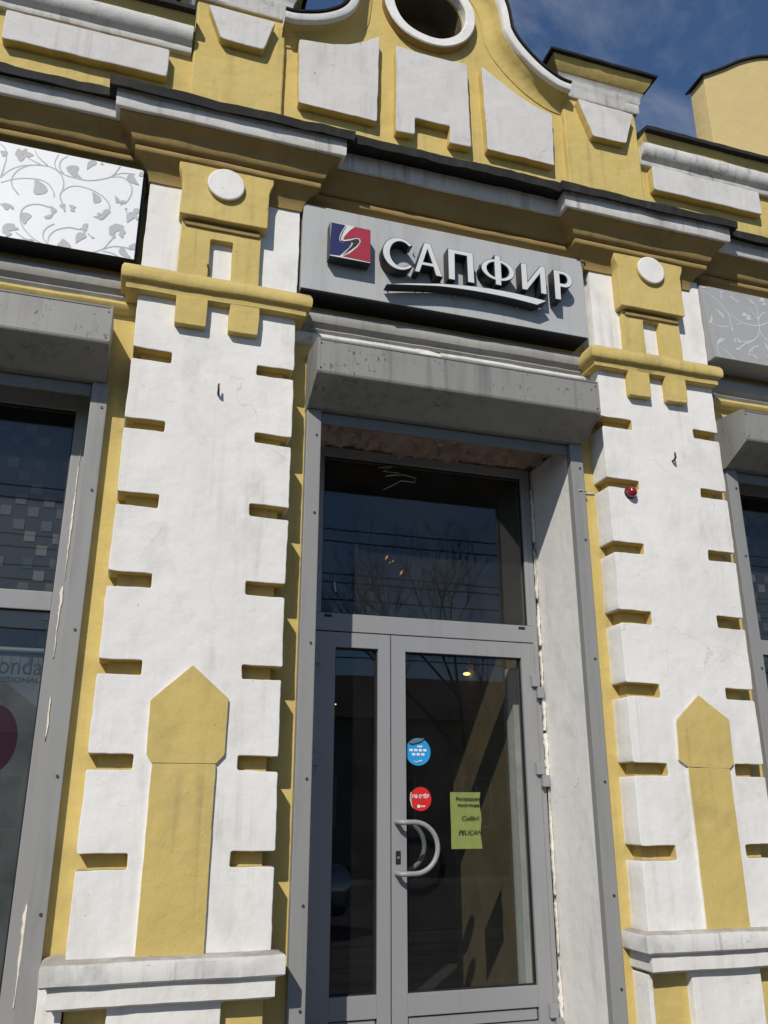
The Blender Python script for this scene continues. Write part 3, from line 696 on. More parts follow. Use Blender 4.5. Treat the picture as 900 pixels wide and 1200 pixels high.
def mosaic(x0, x1, xa, xb, z0, z1, y, lb, seed):
    s = box('mosaic_screen', x0, x1, y, y+.03, .50, 4.15, DARKIN, None, bev=.003)
    tag(s, lb, 'screen', 'mosaic screens behind the shop windows')
    random.seed(seed); base = None; k = .083
    me = {}
    for r in range(int((z1-z0)/k)):
        for c in range(int((xb-xa)/k)):
            if (r+c) % 2 or random.random() < .28: continue
            t = random.choice([TILEA, TILEA, TILEB, TILEB, TILEC])
            if t.name not in me:
                q = box('tile', -.033, .033, -.006, 0, -.033, .033, t, s, bev=.002); me[t.name] = q.data
            else:
                q = bpy.data.objects.new('tile', me[t.name]); COL.objects.link(q); q.parent = s
            q.location = (xa+k*(c+.5)+random.uniform(-.006, .006), y-.0005, z0+k*(r+.5)+random.uniform(-.006, .006))
    return s
mosaic(-2.25, -.30, -1.3, -.36, 2.52, 4.05, .66, 'dark screen with pale square tiles behind the window with the hair care poster', 5)
mosaic(4.50, 6.5, 4.62, 5.5, 1.2, 4.05, .66, 'dark screen with pale square tiles behind the window beyond the beacon pilaster', 9)

# ================================================================== signs
# main sign
S = box('shop_sign', .966, 3.202, -.02, WY-.002, 4.975, 5.672, SIGNM, None, bev=.004)
tag(S, 'grey metal shop sign with white raised letters САПФИР above the door', 'sign')
boxes('sign_underside', [(.975, 3.193, -.012, WY-.004, 4.966, 4.9745)], BLACK, S, bev=0)
def arcp(cx, cz, rx, rz, a0, a1, n=22): return [(cx+rx*cos(radians(a0+(a1-a0)*i/n)), cz+rz*sin(radians(a0+(a1-a0)*i/n))) for i in range(n+1)]
LET = [
 ('С', [arcp(1.652, 5.325, .129, .136, 40, 320, 40) + arcp(1.664, 5.325, .082, .104, 316, 44, 36)]),
 ('А', [[(1.760, 5.200), (1.803, 5.200), (1.824, 5.266), (1.906, 5.266), (1.925, 5.197), (1.980, 5.194), (1.888, 5.466), (1.838, 5.464)], [(1.834, 5.298), (1.865, 5.400), (1.897, 5.298)]]),
 ('П', [[(2.022, 5.190), (2.077, 5.190), (2.080, 5.416), (2.170, 5.416), (2.172, 5.194), (2.229, 5.194), (2.225, 5.457), (2.022, 5.455)]]),
 ('Ф', [[(2.393, 5.218), (2.446, 5.218)] + arcp(2.4195, 5.350, .136, .094, -79, 79) + [(2.446, 5.478), (2.393, 5.478)] + arcp(2.4195, 5.350, .136, .094, 101, 259),
        (arcp(2.4195, 5.350, .088, .066, -70, 70))[::-1], (arcp(2.4195, 5.350, .088, .066, 110, 250))[::-1]]),
 ('И', [[(2.608, 5.222), (2.652, 5.222), (2.763, 5.380), (2.763, 5.216), (2.816, 5.215), (2.816, 5.463), (2.772, 5.463), (2.661, 5.305), (2.661, 5.455), (2.608, 5.455)]]),
 ('Р', [[(2.881, 5.192), (2.934, 5.192), (2.937, 5.308), (2.965, 5.308)] + arcp(2.966, 5.381, .077, .073, -85, 90) + [(2.881, 5.455)],
        [(2.935, 5.345), (2.935, 5.421), (2.960, 5.421)] + arcp(2.960, 5.383, .034, .038, 75, -90)]),
 ('swoosh', [spline([(1.555, 5.055), (1.70, 5.092), (1.87, 5.124), (1.985, 5.145), (2.25, 5.174), (2.525, 5.180), (2.815, 5.163)], 4) + spline([(2.727, 5.110), (2.55, 5.124), (2.385, 5.129), (2.19, 5.128), (1.985, 5.117), (1.87, 5.102), (1.746, 5.082), (1.60, 5.058)], 4)]),
]
def inset(loop, d, ccw):
    ar = sum(loop[i-1][0]*loop[i][1]-loop[i][0]*loop[i-1][1] for i in range(len(loop)))
    lp = loop if (ar > 0) == ccw else loop[::-1]
    out = []; n = len(lp)
    for i in range(n):
        p = Vector(lp[i]); a = (p-Vector(lp[i-1])); b = (Vector(lp[(i+1) % n])-p)
        if a.length < 1e-7 or b.length < 1e-7: continue
        a.normalize(); b.normalize(); na = Vector((-a.y, a.x)); nb = Vector((-b.y, b.x)); m = na+nb
        m = m/max(.35, m.length_squared)*2
        out.append(tuple(p+m*d))
    return out
for nm, loops in LET:
    nm2 = 'underline_swoosh' if nm == 'swoosh' else 'letter'
    ob = curve_solid(nm2, loops, -.118, -.035, LETSIDE, S)
    if nm2 == 'letter': ob['label'] = 'raised white letter ' + nm
    fl = [inset(lp, .0055 if nm2 == 'letter' else .004, i == 0) for i, lp in enumerate(loops)]
    curve_solid('letter_face' if nm2 == 'letter' else 'swoosh_face', fl, -.1215, -.1175, LETFACE, ob)
    xs = [p[0] for p in loops[0]]; zs = [p[1] for p in loops[0]]
    for px, pz in ((min(xs)+.03, max(zs)-.05 if nm2 == 'letter' else 5.075), (max(xs)-.03, min(zs)+.035 if nm2 != 'letter' else max(zs)-.045)):
        tube('standoff', [(px, -.04, pz), (px, -.018, pz)], .006, STEEL, ob, n=6)
for px in (1.80, 2.1, 2.35, 2.6): tube('sign_bracket', [(px, -.05, 5.115), (px, -.018, 5.085)], .005, STEEL, S, n=6)
lg = box('logo_box', 1.140, 1.436, -.118, -.035, 5.198, 5.483, LETSIDE, S, bev=.002)
plate('logo_face', rect(1.143, 1.433, 5.201, 5.480), -.1205, -.117, LETFACE, lg, r=0, jit=0, bev=0)
def lgp(pts): return [(1.140+(x-89)/250*.295, 5.483-(y-(105+(x-92)*.18))/211*.283) for x, y in pts]
plate('logo_blue', lgp([(95, 111), (180, 127), (166, 152), (150, 182), (143, 205), (150, 228), (172, 239), (210, 232), (222, 240), (204, 266), (150, 316), (88, 308)]), -.1225, -.1195, BLUE, lg, r=.004, jit=0, bev=0, step=9)
plate('logo_red', lgp([(336, 154), (240, 136), (208, 160), (178, 195), (168, 214), (180, 217), (215, 211), (250, 203), (272, 209), (277, 230), (256, 262), (212, 300), (168, 320), (336, 354)]), -.1225, -.1195, RED, lg, r=.004, jit=0, bev=0, step=9)
plate('logo_stroke', lgp([(187, 131), (172, 160), (158, 192), (152, 212), (160, 224), (176, 228), (215, 222), (248, 211), (266, 215), (270, 229), (248, 256), (200, 292), (170, 311), (222, 256), (230, 240), (222, 232), (176, 236), (156, 228), (148, 208), (158, 182), (174, 150)]), -.1235, -.1195, INK, lg, r=0, jit=0, bev=0, step=9)
tube('cable_end', [(3.19, -.03, 5.64), (3.20, -.06, 5.625), (3.205, -.05, 5.60)], .008, BLACK, S, n=6)

STEMS_L = [[(-1.04, 5.651), (-1.005, 5.62), (-0.988, 5.556), (-0.993, 5.46), (-1.0, 5.398)], [(-1.003, 5.386), (-0.953, 5.464), (-0.878, 5.517), (-0.789, 5.543), (-0.716, 5.546), (-0.659, 5.513), (-0.63, 5.459), (-0.626, 5.392), (-0.637, 5.342), (-0.616, 5.28)], [(-0.994, 5.353), (-0.924, 5.397), (-0.846, 5.424), (-0.764, 5.431), (-0.709, 5.405), (-0.677, 5.352), (-0.67, 5.321)], [(-0.774, 5.551), (-0.848, 5.525), (-0.904, 5.476), (-0.934, 5.408), (-0.925, 5.344), (-0.879, 5.286)], [(-0.829, 5.656), (-0.802, 5.606), (-0.738, 5.554)], [(-0.855, 5.578), (-0.779, 5.55)], [(-0.682, 5.659), (-0.698, 5.592), (-0.684, 5.541), (-0.627, 5.508), (-0.552, 5.499), (-0.477, 5.501), (-0.395, 5.533), (-0.334, 5.576), (-0.293, 5.664)], [(-0.334, 5.576), (-0.272, 5.613), (-0.195, 5.623)], [(-0.624, 5.661), (-0.661, 5.616), (-0.665, 5.559), (-0.639, 5.518)], [(-0.344, 5.563), (-0.269, 5.579), (-0.215, 5.537), (-0.201, 5.471), (-0.224, 5.396), (-0.264, 5.359)], [(-0.625, 5.379), (-0.595, 5.416), (-0.545, 5.44), (-0.46, 5.434), (-0.381, 5.399), (-0.332, 5.343), (-0.331, 5.275), (-0.362, 5.221)], [(-0.674, 4.947), (-0.749, 4.981), (-0.817, 5.043), (-0.848, 5.113), (-0.845, 5.179), (-0.81, 5.224), (-0.751, 5.244), (-0.689, 5.236)], [(-0.862, 5.007), (-0.798, 4.97), (-0.747, 4.969)], [(-0.655, 4.957), (-0.695, 4.993), (-0.701, 5.044), (-0.681, 5.087), (-0.646, 5.119)], [(-0.668, 4.98), (-0.663, 5.026), (-0.628, 5.076), (-0.56, 5.111), (-0.498, 5.11)], [(-0.417, 4.945), (-0.339, 4.995), (-0.303, 5.055), (-0.285, 5.092)], [(-0.349, 4.986), (-0.279, 5.028), (-0.205, 5.038), (-0.162, 5.028)], [(-0.884, 4.944), (-0.817, 4.962), (-0.758, 4.973)], [(-0.337, 4.98), (-0.274, 4.977), (-0.229, 4.951)], [(-0.214, 5.296), (-0.229, 5.334)], [(-0.442, 5.096), (-0.404, 5.063)]]
LEAVES_L = [((-0.889, 5.603), (-0.938, 5.617), 0.0267), ((-0.878, 5.592), (-0.926, 5.566), 0.0242), ((-0.87, 5.615), (-0.899, 5.635), 0.0242), ((-0.866, 5.582), (-0.856, 5.626), 0.0267), ((-0.8, 5.429), (-0.753, 5.32), 0.0388), ((-0.563, 5.503), (-0.584, 5.595), 0.0339), ((-0.521, 5.507), (-0.574, 5.549), 0.0121), ((-0.497, 5.583), (-0.452, 5.664), 0.0194), ((-0.417, 5.645), (-0.402, 5.657), 0.0097), ((-1.032, 5.592), (-0.993, 5.568), 0.0218), ((-0.977, 5.193), (-0.924, 5.166), 0.017), ((-0.959, 5.204), (-0.894, 5.173), 0.0097), ((-0.69, 5.249), (-0.655, 5.198), 0.017), ((-0.656, 5.204), (-0.707, 5.149), 0.0121), ((-0.822, 5.078), (-0.807, 5.162), 0.0267), ((-0.84, 5.102), (-0.812, 5.083), 0.0121), ((-0.597, 5.245), (-0.616, 5.28), 0.017), ((-0.591, 5.24), (-0.604, 5.234), 0.0121), ((-0.556, 5.255), (-0.549, 5.283), 0.0194), ((-0.565, 5.24), (-0.537, 5.25), 0.0121), ((-0.447, 5.417), (-0.405, 5.339), 0.0242), ((-0.362, 5.221), (-0.328, 5.303), 0.017), ((-0.421, 5.227), (-0.362, 5.221), 0.0109), ((-0.367, 5.26), (-0.398, 5.253), 0.0121), ((-0.308, 5.424), (-0.281, 5.369), 0.0121), ((-0.281, 5.369), (-0.228, 5.388), 0.0109), ((-0.16, 5.544), (-0.233, 5.609), 0.0242), ((-0.16, 5.657), (-0.15, 5.617), 0.0194), ((-0.502, 5.004), (-0.459, 5.086), 0.0242), ((-0.458, 5.08), (-0.454, 5.166), 0.0145), ((-0.498, 5.11), (-0.447, 5.122), 0.0121), ((-0.581, 5.019), (-0.573, 4.95), 0.0364), ((-0.893, 5.012), (-0.938, 5.015), 0.0242), ((-0.888, 5.013), (-0.928, 5.049), 0.0242), ((-0.883, 5.008), (-0.9, 5.062), 0.0242), ((-0.874, 5.017), (-0.867, 5.044), 0.0218), ((-0.88, 4.99), (-0.919, 4.987), 0.0194), ((-0.269, 5.142), (-0.312, 5.146), 0.0267), ((-0.265, 5.15), (-0.295, 5.19), 0.0267), ((-0.259, 5.151), (-0.254, 5.206), 0.0291), ((-0.248, 5.147), (-0.218, 5.168), 0.0242), ((-0.252, 5.127), (-0.219, 5.127), 0.0218), ((-0.272, 5.122), (-0.292, 5.104), 0.017), ((-0.208, 5.23), (-0.167, 5.314), 0.0242), ((-0.175, 5.285), (-0.143, 5.354), 0.017), ((-0.164, 5.288), (-0.141, 5.269), 0.0121), ((-0.161, 4.969), (-0.231, 5.025), 0.0218), ((-0.145, 5.084), (-0.162, 5.034), 0.0242), ((-0.409, 5.062), (-0.4, 5.073), 0.0073), ((-0.234, 5.332), (-0.218, 5.34), 0.0061)]
STEMS_R = [[(4.334, 5.603), (4.418, 5.562), (4.48, 5.495), (4.523, 5.425), (4.574, 5.4), (4.649, 5.361), (4.73, 5.35), (4.81, 5.362), (4.907, 5.409)], [(4.523, 5.425), (4.527, 5.365), (4.524, 5.312)], [(4.341, 5.287), (4.42, 5.276), (4.504, 5.3)], [(4.826, 5.589), (4.835, 5.511), (4.823, 5.438), (4.807, 5.33), (4.767, 5.244), (4.693, 5.184), (4.613, 5.14), (4.551, 5.086)], [(4.751, 5.53), (4.796, 5.468), (4.82, 5.419)], [(4.927, 5.519), (4.874, 5.492), (4.826, 5.429)], [(4.809, 5.33), (4.825, 5.263), (4.873, 5.215)], [(4.58, 5.159), (4.636, 5.169), (4.703, 5.19)], [(4.335, 5.066), (4.402, 5.044), (4.488, 4.975)], [(4.327, 5.073), (4.336, 5.016), (4.355, 4.969)], [(4.674, 5.074), (4.691, 5.119), (4.76, 5.153)], [(4.613, 5.645), (4.596, 5.598), (4.665, 5.571)], [(4.495, 5.622), (4.486, 5.567)]]
LEAVES_R = [((4.396, 5.449), (4.47, 5.371), 0.0116), ((4.351, 5.384), (4.311, 5.29), 0.0101), ((4.315, 5.291), (4.35, 5.289), 0.0058), ((4.52, 5.32), (4.523, 5.252), 0.0087), ((4.578, 5.314), (4.628, 5.342), 0.0058), ((4.748, 5.628), (4.814, 5.578), 0.0116), ((4.569, 5.601), (4.613, 5.592), 0.0087), ((4.473, 5.626), (4.52, 5.636), 0.0072), ((4.66, 5.425), (4.71, 5.452), 0.0173), ((4.691, 5.395), (4.742, 5.422), 0.0173), ((4.718, 5.444), (4.743, 5.432), 0.0144), ((4.513, 5.19), (4.533, 5.143), 0.0101), ((4.557, 5.181), (4.568, 5.14), 0.0101), ((4.532, 5.194), (4.58, 5.159), 0.0072), ((4.336, 5.074), (4.419, 5.156), 0.0159), ((4.502, 5.061), (4.559, 5.084), 0.0101), ((4.816, 5.21), (4.838, 5.127), 0.0101), ((4.634, 5.05), (4.719, 5.018), 0.0087), ((4.607, 5.045), (4.65, 5.036), 0.0058), ((4.791, 5.068), (4.842, 5.043), 0.0072), ((4.877, 5.617), (4.939, 5.647), 0.0188), ((4.9, 5.586), (4.941, 5.603), 0.0144), ((4.285, 5.633), (4.358, 5.648), 0.0072), ((4.642, 5.043), (4.671, 5.107), 0.0058)]
def ribbon(pts, w0, w1):
    s = spline(pts, 5); n = len(s); Lf, Rt = [], []
    for i, p in enumerate(s):
        a = Vector(s[max(0, i-1)]); b = Vector(s[min(n-1, i+1)]); d = (b-a).normalized(); t = i/(n-1); w_ = (w0+(w1-w0)*t)*.5
        Lf.append((p[0]-d.y*w_, p[1]+d.x*w_)); Rt.append((p[0]+d.y*w_, p[1]-d.x*w_))
    return Lf + Rt[::-1]
def leafshape(a, b, w_):
    a = Vector(a); b = Vector(b); d = b-a; l = max(d.length, .01); d = d.normalized(); q = Vector((-d.y, d.x)); R_, L_ = [], []
    for i in range(17):
        t = sin(i/16*pi/2); k = 1.25*t**.9*math.sqrt(max(0, 1-t**5))+.04*(1-t); c = a+d*l*t + q*l*.10*math.sin(pi*t)
        k *= 1.35
        L_.append(tuple(c+q*w_*k)); R_.append(tuple(c-q*w_*k))
    return L_ + R_[::-1]
def prints(name, stems, leaves, fy, mat, parent, sw, clip):
    V, F = [], []
    def add(poly, dy):
        x0, x1, z0, z1 = clip
        n = len(poly); b0 = len(V)
        for (x, z) in poly:
            x = min(max(x, x0), x1); z = min(max(z, z0), z1); V.append((x, fy(x, z)-dy, z))
        h = n//2
        for i in range(h-1): F.append((b0+i, b0+i+1, b0+n-2-i, b0+n-1-i))
    for i, s in enumerate(stems): add(ribbon(s, sw*.6, sw*1.15), .0008+.00002*i)
    for i, (a, b, w_) in enumerate(leaves): add(leafshape(a, b, w_), .0014+.00002*i)
    return link(name, V, F, mat, None, parent)
def mirror(stems, leaves, ax): return [[(2*ax-x, z) for x, z in s] for s in stems], [((2*ax-a[0], a[1]), (2*ax-b[0], b[1]), w_) for a, b, w_ in leaves]
FPL = box('floral_panel', -2.30, -.137, -.018, .15, 4.958, 5.672, BLACK, None, bev=.002)
plate('panel_face', rect(-2.297, -.140, 4.961, 5.669), -.02, -.017, PANELW, FPL, r=0, jit=0, bev=0)
tag(FPL, 'bright white sign panel printed with grey scrolling vines and flowers', 'sign panel')
prints('scroll_print', STEMS_L, LEAVES_L, lambda x, z: -.0205, PRINTG, FPL, .0085, (-2.28, -.14, 4.96, 5.67))
ms, ml = mirror(STEMS_L, LEAVES_L, -1.06)
prints('scroll_print', ms, ml, lambda x, z: -.0205, PRINTG, FPL, .0085, (-2.28, -.14, 4.96, 5.67))
boxes('panel_back_edge', [(-.1365, -.122, .005, .15, 4.965, 5.667)], BLACK, FPL, bev=0)
# the grey panel leans out a little at its foot
px0, px1, pz0, pz1, pyt, pyb = 4.292, 6.6, 4.965, 5.672, -.022, -.085
def pfy(x, z): return pyb+(pyt-pyb)*(z-pz0)/(pz1-pz0)
V = [(px0+.004, pyb, pz0), (px1, pyb, pz0), (px1, pyt, pz1), (px0, pyt, pz1), (px0+.004, .15, pz0), (px1, .15, pz0), (px1, .15, pz1), (px0, .15, pz1)]
FPR = link('floral_panel', V, [(0, 1, 2, 3), (0, 4, 5, 1), (1, 5, 6, 2), (2, 6, 7, 3), (3, 7, 4, 0), (4, 7, 6, 5)], PANELG)
bm = bmesh.new(); bm.from_mesh(FPR.data); bmesh.ops.bevel(bm, geom=list(bm.edges), offset=.003, segments=2, affect='EDGES'); bm.to_mesh(FPR.data); bm.free()
tag(FPR, 'dull grey sign panel printed with pale vines beyond the right pilaster', 'sign panel')
prints('scroll_print', STEMS_R, LEAVES_R, pfy, PRINTW, FPR, .010, (4.30, 6.58, 4.972, 5.666))
ms, ml = mirror(STEMS_R, LEAVES_R, 5.02)
prints('scroll_print', ms, ml, pfy, PRINTW, FPR, .010, (4.30, 6.58, 4.972, 5.666))

# poster behind the left window
PO = box('window_poster', -1.65, -.405, .50, .512, .62, 2.455, POSTW, None, bev=0)
tag(PO, 'white hair care poster with onda lettering and magenta shape behind window glass', 'poster')
text('poster_lettering', 'Londa', -.407, .4985, 2.335, .150, INK, PO, align='RIGHT', width=.30)
text('poster_lettering', 'PROFESSIONAL', -.413, .4985, 2.288, .040, INK, PO, align='RIGHT', bold=.0008, width=.36)
disc('poster_shape', -.64, 1.96, .145, .4983, .50, MAGENTA, PO, rz=.20, bev=0)
plate('poster_figure', [(-1.0, .7), (-.44, .7), (-.47, 1.10), (-.55, 1.40), (-.63, 1.58), (-.65, 1.70), (-.75, 1.80), (-.8, 1.6), (-1.0, 1.5)], .4981, .50, PLUM, PO, r=.03, jit=0, bev=0)
for i in range(5): tube('poster_fold', [(-.44-.05*i, .4995, 2.45), (-.442-.05*i, .4990, 2.38)], .004, POSTW, PO, n=6)
rd = tube('curtain_rod', [(-2.1, .485, 2.475), (-.40, .485, 2.475)], .016, GREY, None)
tag(rd, 'grey rod along the top of the hair care poster', 'rod')

# stickers and notice on the right door leaf
ST = disc('round_sticker', 2.072, 1.955, .092, .7862, .7878, STBLUE, None, bev=0)
tag(ST, 'blue round sticker with white icons on the door glass', 'sticker')
for i in range(4): plate('icon', rect(2.008+.034*i, 2.033+.034*i, 1.958, 1.974), .7854, .7866, STWHITE, ST, r=.004, jit=0, bev=0)
for i in range(3): plate('icon', rect(2.026+.034*i, 2.051+.034*i, 1.930, 1.946), .7854, .7866, STWHITE, ST, r=.004, jit=0, bev=0)
plate('icon', rect(2.066, 2.104, 1.986, 1.996), .7854, .7866, STWHITE, ST, r=.002, jit=0, bev=0)
plate('icon', ribbon([(2.04, 1.893), (2.06, 1.888), (2.08, 1.895), (2.10, 1.897)], .003, .006), .7854, .7866, STWHITE, ST, r=0, jit=0, bev=0)
plate('peeled_edge', [(2.002, 2.012), (2.03, 2.008), (2.09, 2.024), (2.118, 2.048), (2.10, 2.046), (2.06, 2.040), (2.02, 2.032)], .775, .786, plain('sticker_back', (.12, .15, .17), .6), ST, r=.004, jit=0, bev=.001)
SR = disc('round_sticker', 2.087, 1.644, .078, .7862, .7878, STRED, None, bev=0)
tag(SR, 'red round sticker with white words above the door handle', 'sticker')
text('sticker_lettering', 'на себя', 2.087, .7855, 1.650, .042, STWHITE, SR, align='CENTER', width=.118, bold=.0006)
plate('sticker_mark', rect(2.062, 2.082, 1.588, 1.606), .7854, .7866, STWHITE, SR, r=.003, jit=0, bev=0)
for i in range(3): plate('sticker_mark', rect(2.088+.011*i, 2.096+.011*i, 1.593, 1.602), .7854, .7866, STWHITE, SR, r=.001, jit=0, bev=0)
plate('peeled_edge', [(2.012, 1.68), (2.020, 1.69), (2.016, 1.65), (2.024, 1.60), (2.034, 1.582), (2.018, 1.60), (2.008, 1.64)], .782, .7866, plain('sticker_rim', (.55, .5, .45), .6), SR, r=0, jit=0, bev=0)
PN = None
nx, nz2 = 10, 16; V = []; F = []
for i in range(nx+1):
    for j in range(nz2+1):
        x = 2.312+(2.536-2.312)*i/nx; z = 1.322+(1.690-1.322)*j/nz2
        V.append((x+.006*sin(z*30)*(i/nx), .804+.004*abs(sin(x*31+z*9))+.006*noise.noise(Vector((x*14, z*14, 1)))*.5, z))
F = [(i*(nz2+1)+j, (i+1)*(nz2+1)+j, (i+1)*(nz2+1)+j+1, i*(nz2+1)+j+1) for i in range(nx) for j in range(nz2)]
PN = link('paper_notice', V, F, PAPER, None, None, 60)
tag(PN, 'crumpled yellow-green paper notice taped inside the door glass', 'notice')
text('notice_lettering', 'Распродажа', 2.350, 0.8000, 1.636, .030, INK, PN, width=.180, bold=.0004)
text('notice_lettering', 'коллекции', 2.362, 0.8000, 1.596, .027, INK, PN, width=.160, bold=.0004)
text('notice_lettering', 'Colibri', 2.385, 0.8000, 1.505, .043, INK, PN, shear=.28, width=.128)
text('notice_lettering', 'PELICAN', 2.362, 0.8000, 1.412, .043, INK, PN, shear=.28, width=.176)

# alarm beacon, hooks, roof wire
BE = empty('alarm_beacon', (3.445, 0.0, 3.747)); tag(BE, 'small dark red alarm beacon fixed to the right pilaster', 'beacon')
disc('beacon_base', 3.445, 3.747, .046, -.012, .004, BLACK, BE, bev=.003)
bm = bmesh.new(); bmesh.ops.create_uvsphere(bm, u_segments=20, v_segments=12, radius=1)
bm.transform(Matrix.Translation((3.445, -.02, 3.747)) @ Matrix.Diagonal((.041, .046, .041, 1))); me = bpy.data.meshes.new('lens'); bm.to_mesh(me); bm.free(); me.materials.append(BEACON); me.shade_smooth()
o = bpy.data.objects.new('lens', me); COL.objects.link(o); o.parent = BE
tube('cable', [(3.10, .118, 3.775), (3.165, .13, 3.778), (3.18, .178, 3.780), (3.262, .178, 3.784)], .006, WHITED, BE, n=6)
for (x, z, lb) in ((.464, 4.085, 'small rusty hook in the upper part of the pilaster beside the poster window'), (3.844, 4.046, 'small rusty hook high on the pilaster that bears the beacon')):
    hk = tube('wall_hook', [(x, .01, z), (x-.004, -.03, z), (x-.006, -.05, z+.012), (x-.008, -.05, z+.04), (x-.003, -.045, z+.055)], [.008, .008, .008, .007, .005], plain('rust', (.07, .04, .025), .8), None, n=6)
    tag(hk, lb, 'hook')
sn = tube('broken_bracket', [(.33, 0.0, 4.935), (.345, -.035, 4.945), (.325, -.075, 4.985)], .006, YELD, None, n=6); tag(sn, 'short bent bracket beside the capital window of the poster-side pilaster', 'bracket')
tw = empty('roof_wire', (4.55, .75, 7.53)); tag(tw, 'thin twisted wire stub standing on the parapet flashing', 'wire')
for k, pts in enumerate(([(4.60, .74, 7.48), (4.585, .74, 7.60), (4.62, .73, 7.66)], [(4.585, .74, 7.59), (4.54, .74, 7.62), (4.52, .73, 7.57)], [(4.60, .74, 7.61), (4.63, .75, 7.58)])): tube('wire_strand', pts, .006, BLACK, tw, n=5)

# gable of the roof beyond
GB = plate('rear_gable', [(6.19, 6.26), (9.7, 6.26), (9.7, 10.08)] + spline([(9.45, 10.27), (9.08, 10.52), (8.65, 10.72), (7.95, 10.86), (7.26, 10.715), (6.83, 10.516), (6.49, 10.275), (6.19, 10.08)], 4), 1.6, 1.86, YELR, None, r=0, bev=.006, jit=0, back=True)
tag(GB, 'plain yellow round-topped gable rising behind the parapet roof', 'gable')
sweep_xz('gable_coping', spline([(9.74, 10.05), (9.45, 10.27), (9.08, 10.52), (8.65, 10.72), (7.95, 10.86), (7.26, 10.715), (6.83, 10.516), (6.49, 10.275), (6.15, 10.05)], 4), [(.002, 1.9), (.002, 1.56), (.022, 1.56), (.022, 1.9)], FLASH, GB)

# ================================================================== across the street (mirrored in the glass)
def tree(x, y, h, lb, seed):
    random.seed(seed); T = empty('bare_tree', (x, y, -.16)); tag(T, lb, 'tree', 'bare street trees')
    V, F, TV, TF = [], [], [], []
    def seg(p, q, a, b, VV, FF, n):
        t = (q-p).normalized(); u = t.orthogonal().normalized(); v = t.cross(u); i0 = len(VV)
        for (c, r) in ((p, a), (q, b)):
            for k in range(n): an = 2*pi*k/n; VV.append(c+(u*cos(an)+v*sin(an))*r)
        for k in range(n): FF.append((i0+k, i0+(k+1) % n, i0+n+(k+1) % n, i0+n+k))
    def grow(p, d, l, r, lev):
        if lev > 7 or r < .0016: return
        q = p
        for s in range(3):
            d = (d+Vector((random.uniform(-1, 1), random.uniform(-1, 1), random.uniform(-.2, .6)))*.13).normalized()
            q2 = q+d*l/3; seg(q, q2, r*(1-.1*s), r*(1-.1*(s+1)), TV if lev == 0 else V, TF if lev == 0 else F, 7 if lev < 2 else 4 if lev < 4 else 3); q = q2
            if lev > 0 and s < 2 and random.random() < .6:
                e = (d+Vector((random.uniform(-1, 1), random.uniform(-1, 1), random.uniform(-.3, .6)))*.9).normalized(); grow(q, e, l*.55, r*.45, lev+2)
        for k in range(3 if lev < 4 else 2):
            e = (d+Vector((random.uniform(-1, 1), random.uniform(-1, 1), random.uniform(-.1, .7)))*.75).normalized(); grow(q, e, l*random.uniform(.62, .82), r*.62, lev+1)
    grow(Vector((x, y, -.2)), Vector((0, 0, 1)), h*.18, h*.0068, 0)
    link('trunk', TV, TF, BARK, None, T, 60); link('crown', V, F, BARK, None, T, 60)
tree(10.8, -18.6, 17.0, 'tall bare leafless tree across the street behind the overhead wires', 3)
tree(1.5, -15.5, 9.0, 'shorter bare leafless tree across the street beside the low house', 11)
for i, (y, z, sag) in enumerate(((-9.0, 5.9, .25), (-9.0, 6.45, .3), (-9.3, 5.2, .2), (-9.3, 5.35, .35), (-9.3, 4.75, .2), (-9.6, 6.9, .2), (-9.6, 4.95, .25), (-9.0, 5.62, .18), (-9.6, 4.4, .3))):
    wv = tube('overhead_wire', [(-12+k*2.0, y, z+sag*((k*2.0-18)/18)**2+.02*k*(.4 if i % 2 else -.3)) for k in range(19)], .014, WIREM, None, n=5)
    tag(wv, 'black overhead wire strung along the street between the poles', 'wire', 'overhead street wires')
for x in (-12.0, 24.0):
    up = tube('utility_pole', [(x, -9.3, -.2), (x, -9.3, 4), (x, -9.3, 8.0)], [.14, .12, .09], PAVE, None, n=10); tag(up, 'grey concrete pole carrying the overhead wires', 'pole', 'utility poles')
def house(x0, x1, y, h, nw, lb):
    H = empty('street_house', ((x0+x1)/2, y-4, -.16)); tag(H, lb, 'house')
    box('house_wall', x0, x1, y-8, y, -.17, h, WALLB, H, bev=0)
    link('house_roof', [(x0-.4, y+.4, h+.005), (x1+.4, y+.4, h+.005), (x1+.4, y-8.4, h+.005), (x0-.4, y-8.4, h+.005), (x0+2, y-4, h+2.0), (x1-2, y-4, h+2.0)], [(0, 1, 5, 4), (1, 2, 5), (2, 3, 4, 5), (3, 0, 4), (3, 2, 1, 0)], ROOFM, None, H)
    for i in range(nw):
        cx = x0+(x1-x0)*(i+.5)/nw
        wf = boxes('house_window', [(cx-.55, cx-.47, y-.02, y+.05, .9, 2.5), (cx+.47, cx+.55, y-.02, y+.05, .9, 2.5), (cx-.47, cx+.47, y-.02, y+.05, .9, .98), (cx-.47, cx+.47, y-.02, y+.05, 2.42, 2.5), (cx-.03, cx+.03, y-.02, y+.045, .98, 2.42)], LETFACE, H, bev=0)
        box('window_pane', cx-.469, cx+.469, y-.01, y+.01, .981, 2.419, CARG, wf, bev=0)
house(-16, -1.5, -22, 3.6, 6, 'beige single-storey house across the street with six windows')
house(2.5, 24, -21, 4.3, 8, 'longer beige house across the street with eight windows')
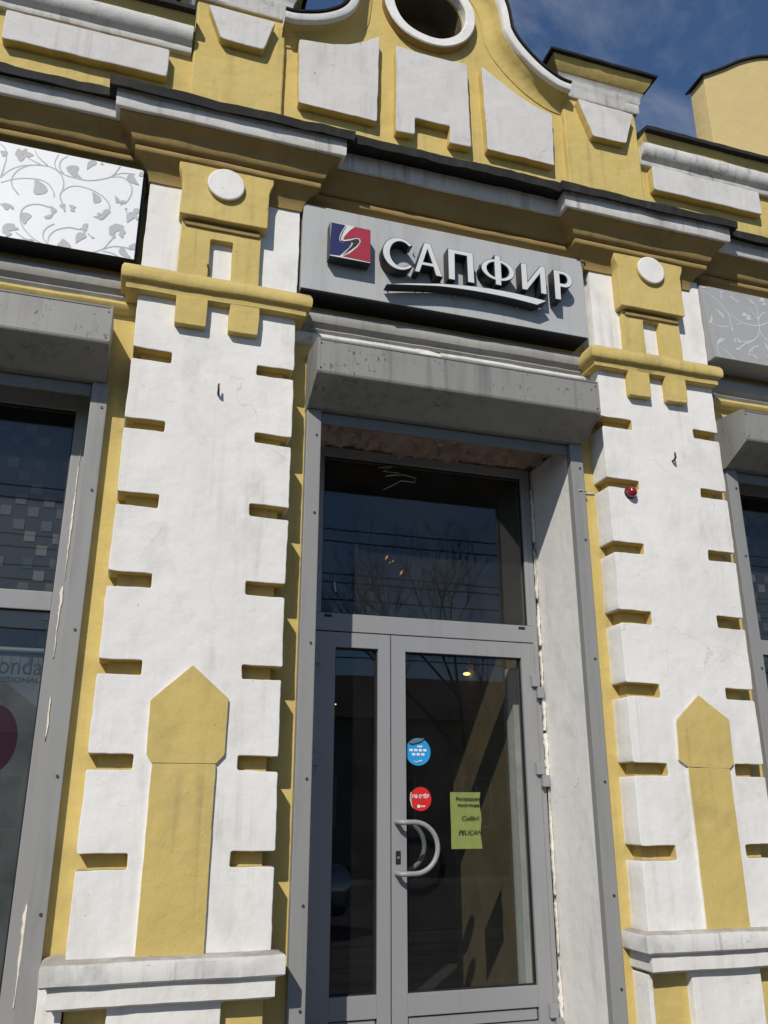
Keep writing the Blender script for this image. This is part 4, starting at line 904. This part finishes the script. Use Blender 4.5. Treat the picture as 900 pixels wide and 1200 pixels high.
def car(cx, cy, lb):
    C = empty('parked_car', (cx, cy, -.13)); tag(C, lb, 'car')
    def loft(name, secs, mat):
        V = []; n = len(secs[0]); F = []
        for s in secs: V += s
        for i in range(len(secs)-1):
            for k in range(n): F.append((i*n+k, i*n+(k+1) % n, (i+1)*n+(k+1) % n, (i+1)*n+k))
        F += [tuple(range(n)), tuple(reversed(range((len(secs)-1)*n, len(secs)*n)))]
        return link(name, V, F, mat, None, C, 50)
    def sec(x, z0, z1, w, wt, r=.1):
        return [(cx+x, cy+s, z) for s, z in ((-w+.06, z0), (-w, z0+.12), (-w, z1-r), (-wt, z1), (wt, z1), (w, z1-r), (w, z0+.12), (w-.06, z0))]
    loft('car_body', [sec(-2.1, .22, .62, .70, .6), sec(-2.0, .12, .74, .80, .68), sec(-1.2, .08, .82, .85, .74), sec(0, .08, .84, .86, .78), (sec(1.2, .08, .84, .85, .76)), sec(1.95, .14, .80, .80, .7), sec(2.08, .25, .7, .7, .6)], CARP)
    loft('car_cabin', [sec(-1.15, .80, .85, .70, .66, .02), sec(-.45, .80, 1.28, .72, .56, .12), sec(.8, .80, 1.30, .72, .56, .12), sec(1.55, .80, .88, .70, .64, .02)], CARG)
    loft('car_roof', [sec(-.42, 1.26, 1.30, .57, .5, .02), sec(.2, 1.28, 1.345, .58, .5, .03), sec(.82, 1.27, 1.315, .57, .5, .02)], CARP)
    for wx in (-1.3, 1.28):
        for s in (-1, 1):
            t = tube('wheel', [(cx+wx, cy+s*.66, .18), (cx+wx, cy+s*.87, .18)], .31, TYRE, C, n=24); tube('rim', [(cx+wx, cy+s*.80, .18), (cx+wx, cy+s*.876, .18)], .20, STEEL, t, n=16)
    for s in (-1, 1): box('headlight', cx-2.09, cx-1.97, cy+s*.58-.13, cy+s*.58+.13, .52, .66, LETFACE, C, bev=.02)
car(1.45, -6.9, 'silver parked car at the kerb opposite the shop door')

# ------------------------------------------------------------------ parents keep their children where they were built
for o in COL.objects:
    p = o.parent
    if p is not None:
        m = Matrix.Identity(4); q = p
        while q is not None:
            if q.type == 'EMPTY': m = Matrix.Translation(q.location) @ m
            q = q.parent
        o.matrix_parent_inverse = m.inverted() if p.type == 'EMPTY' else Matrix.Identity(4)
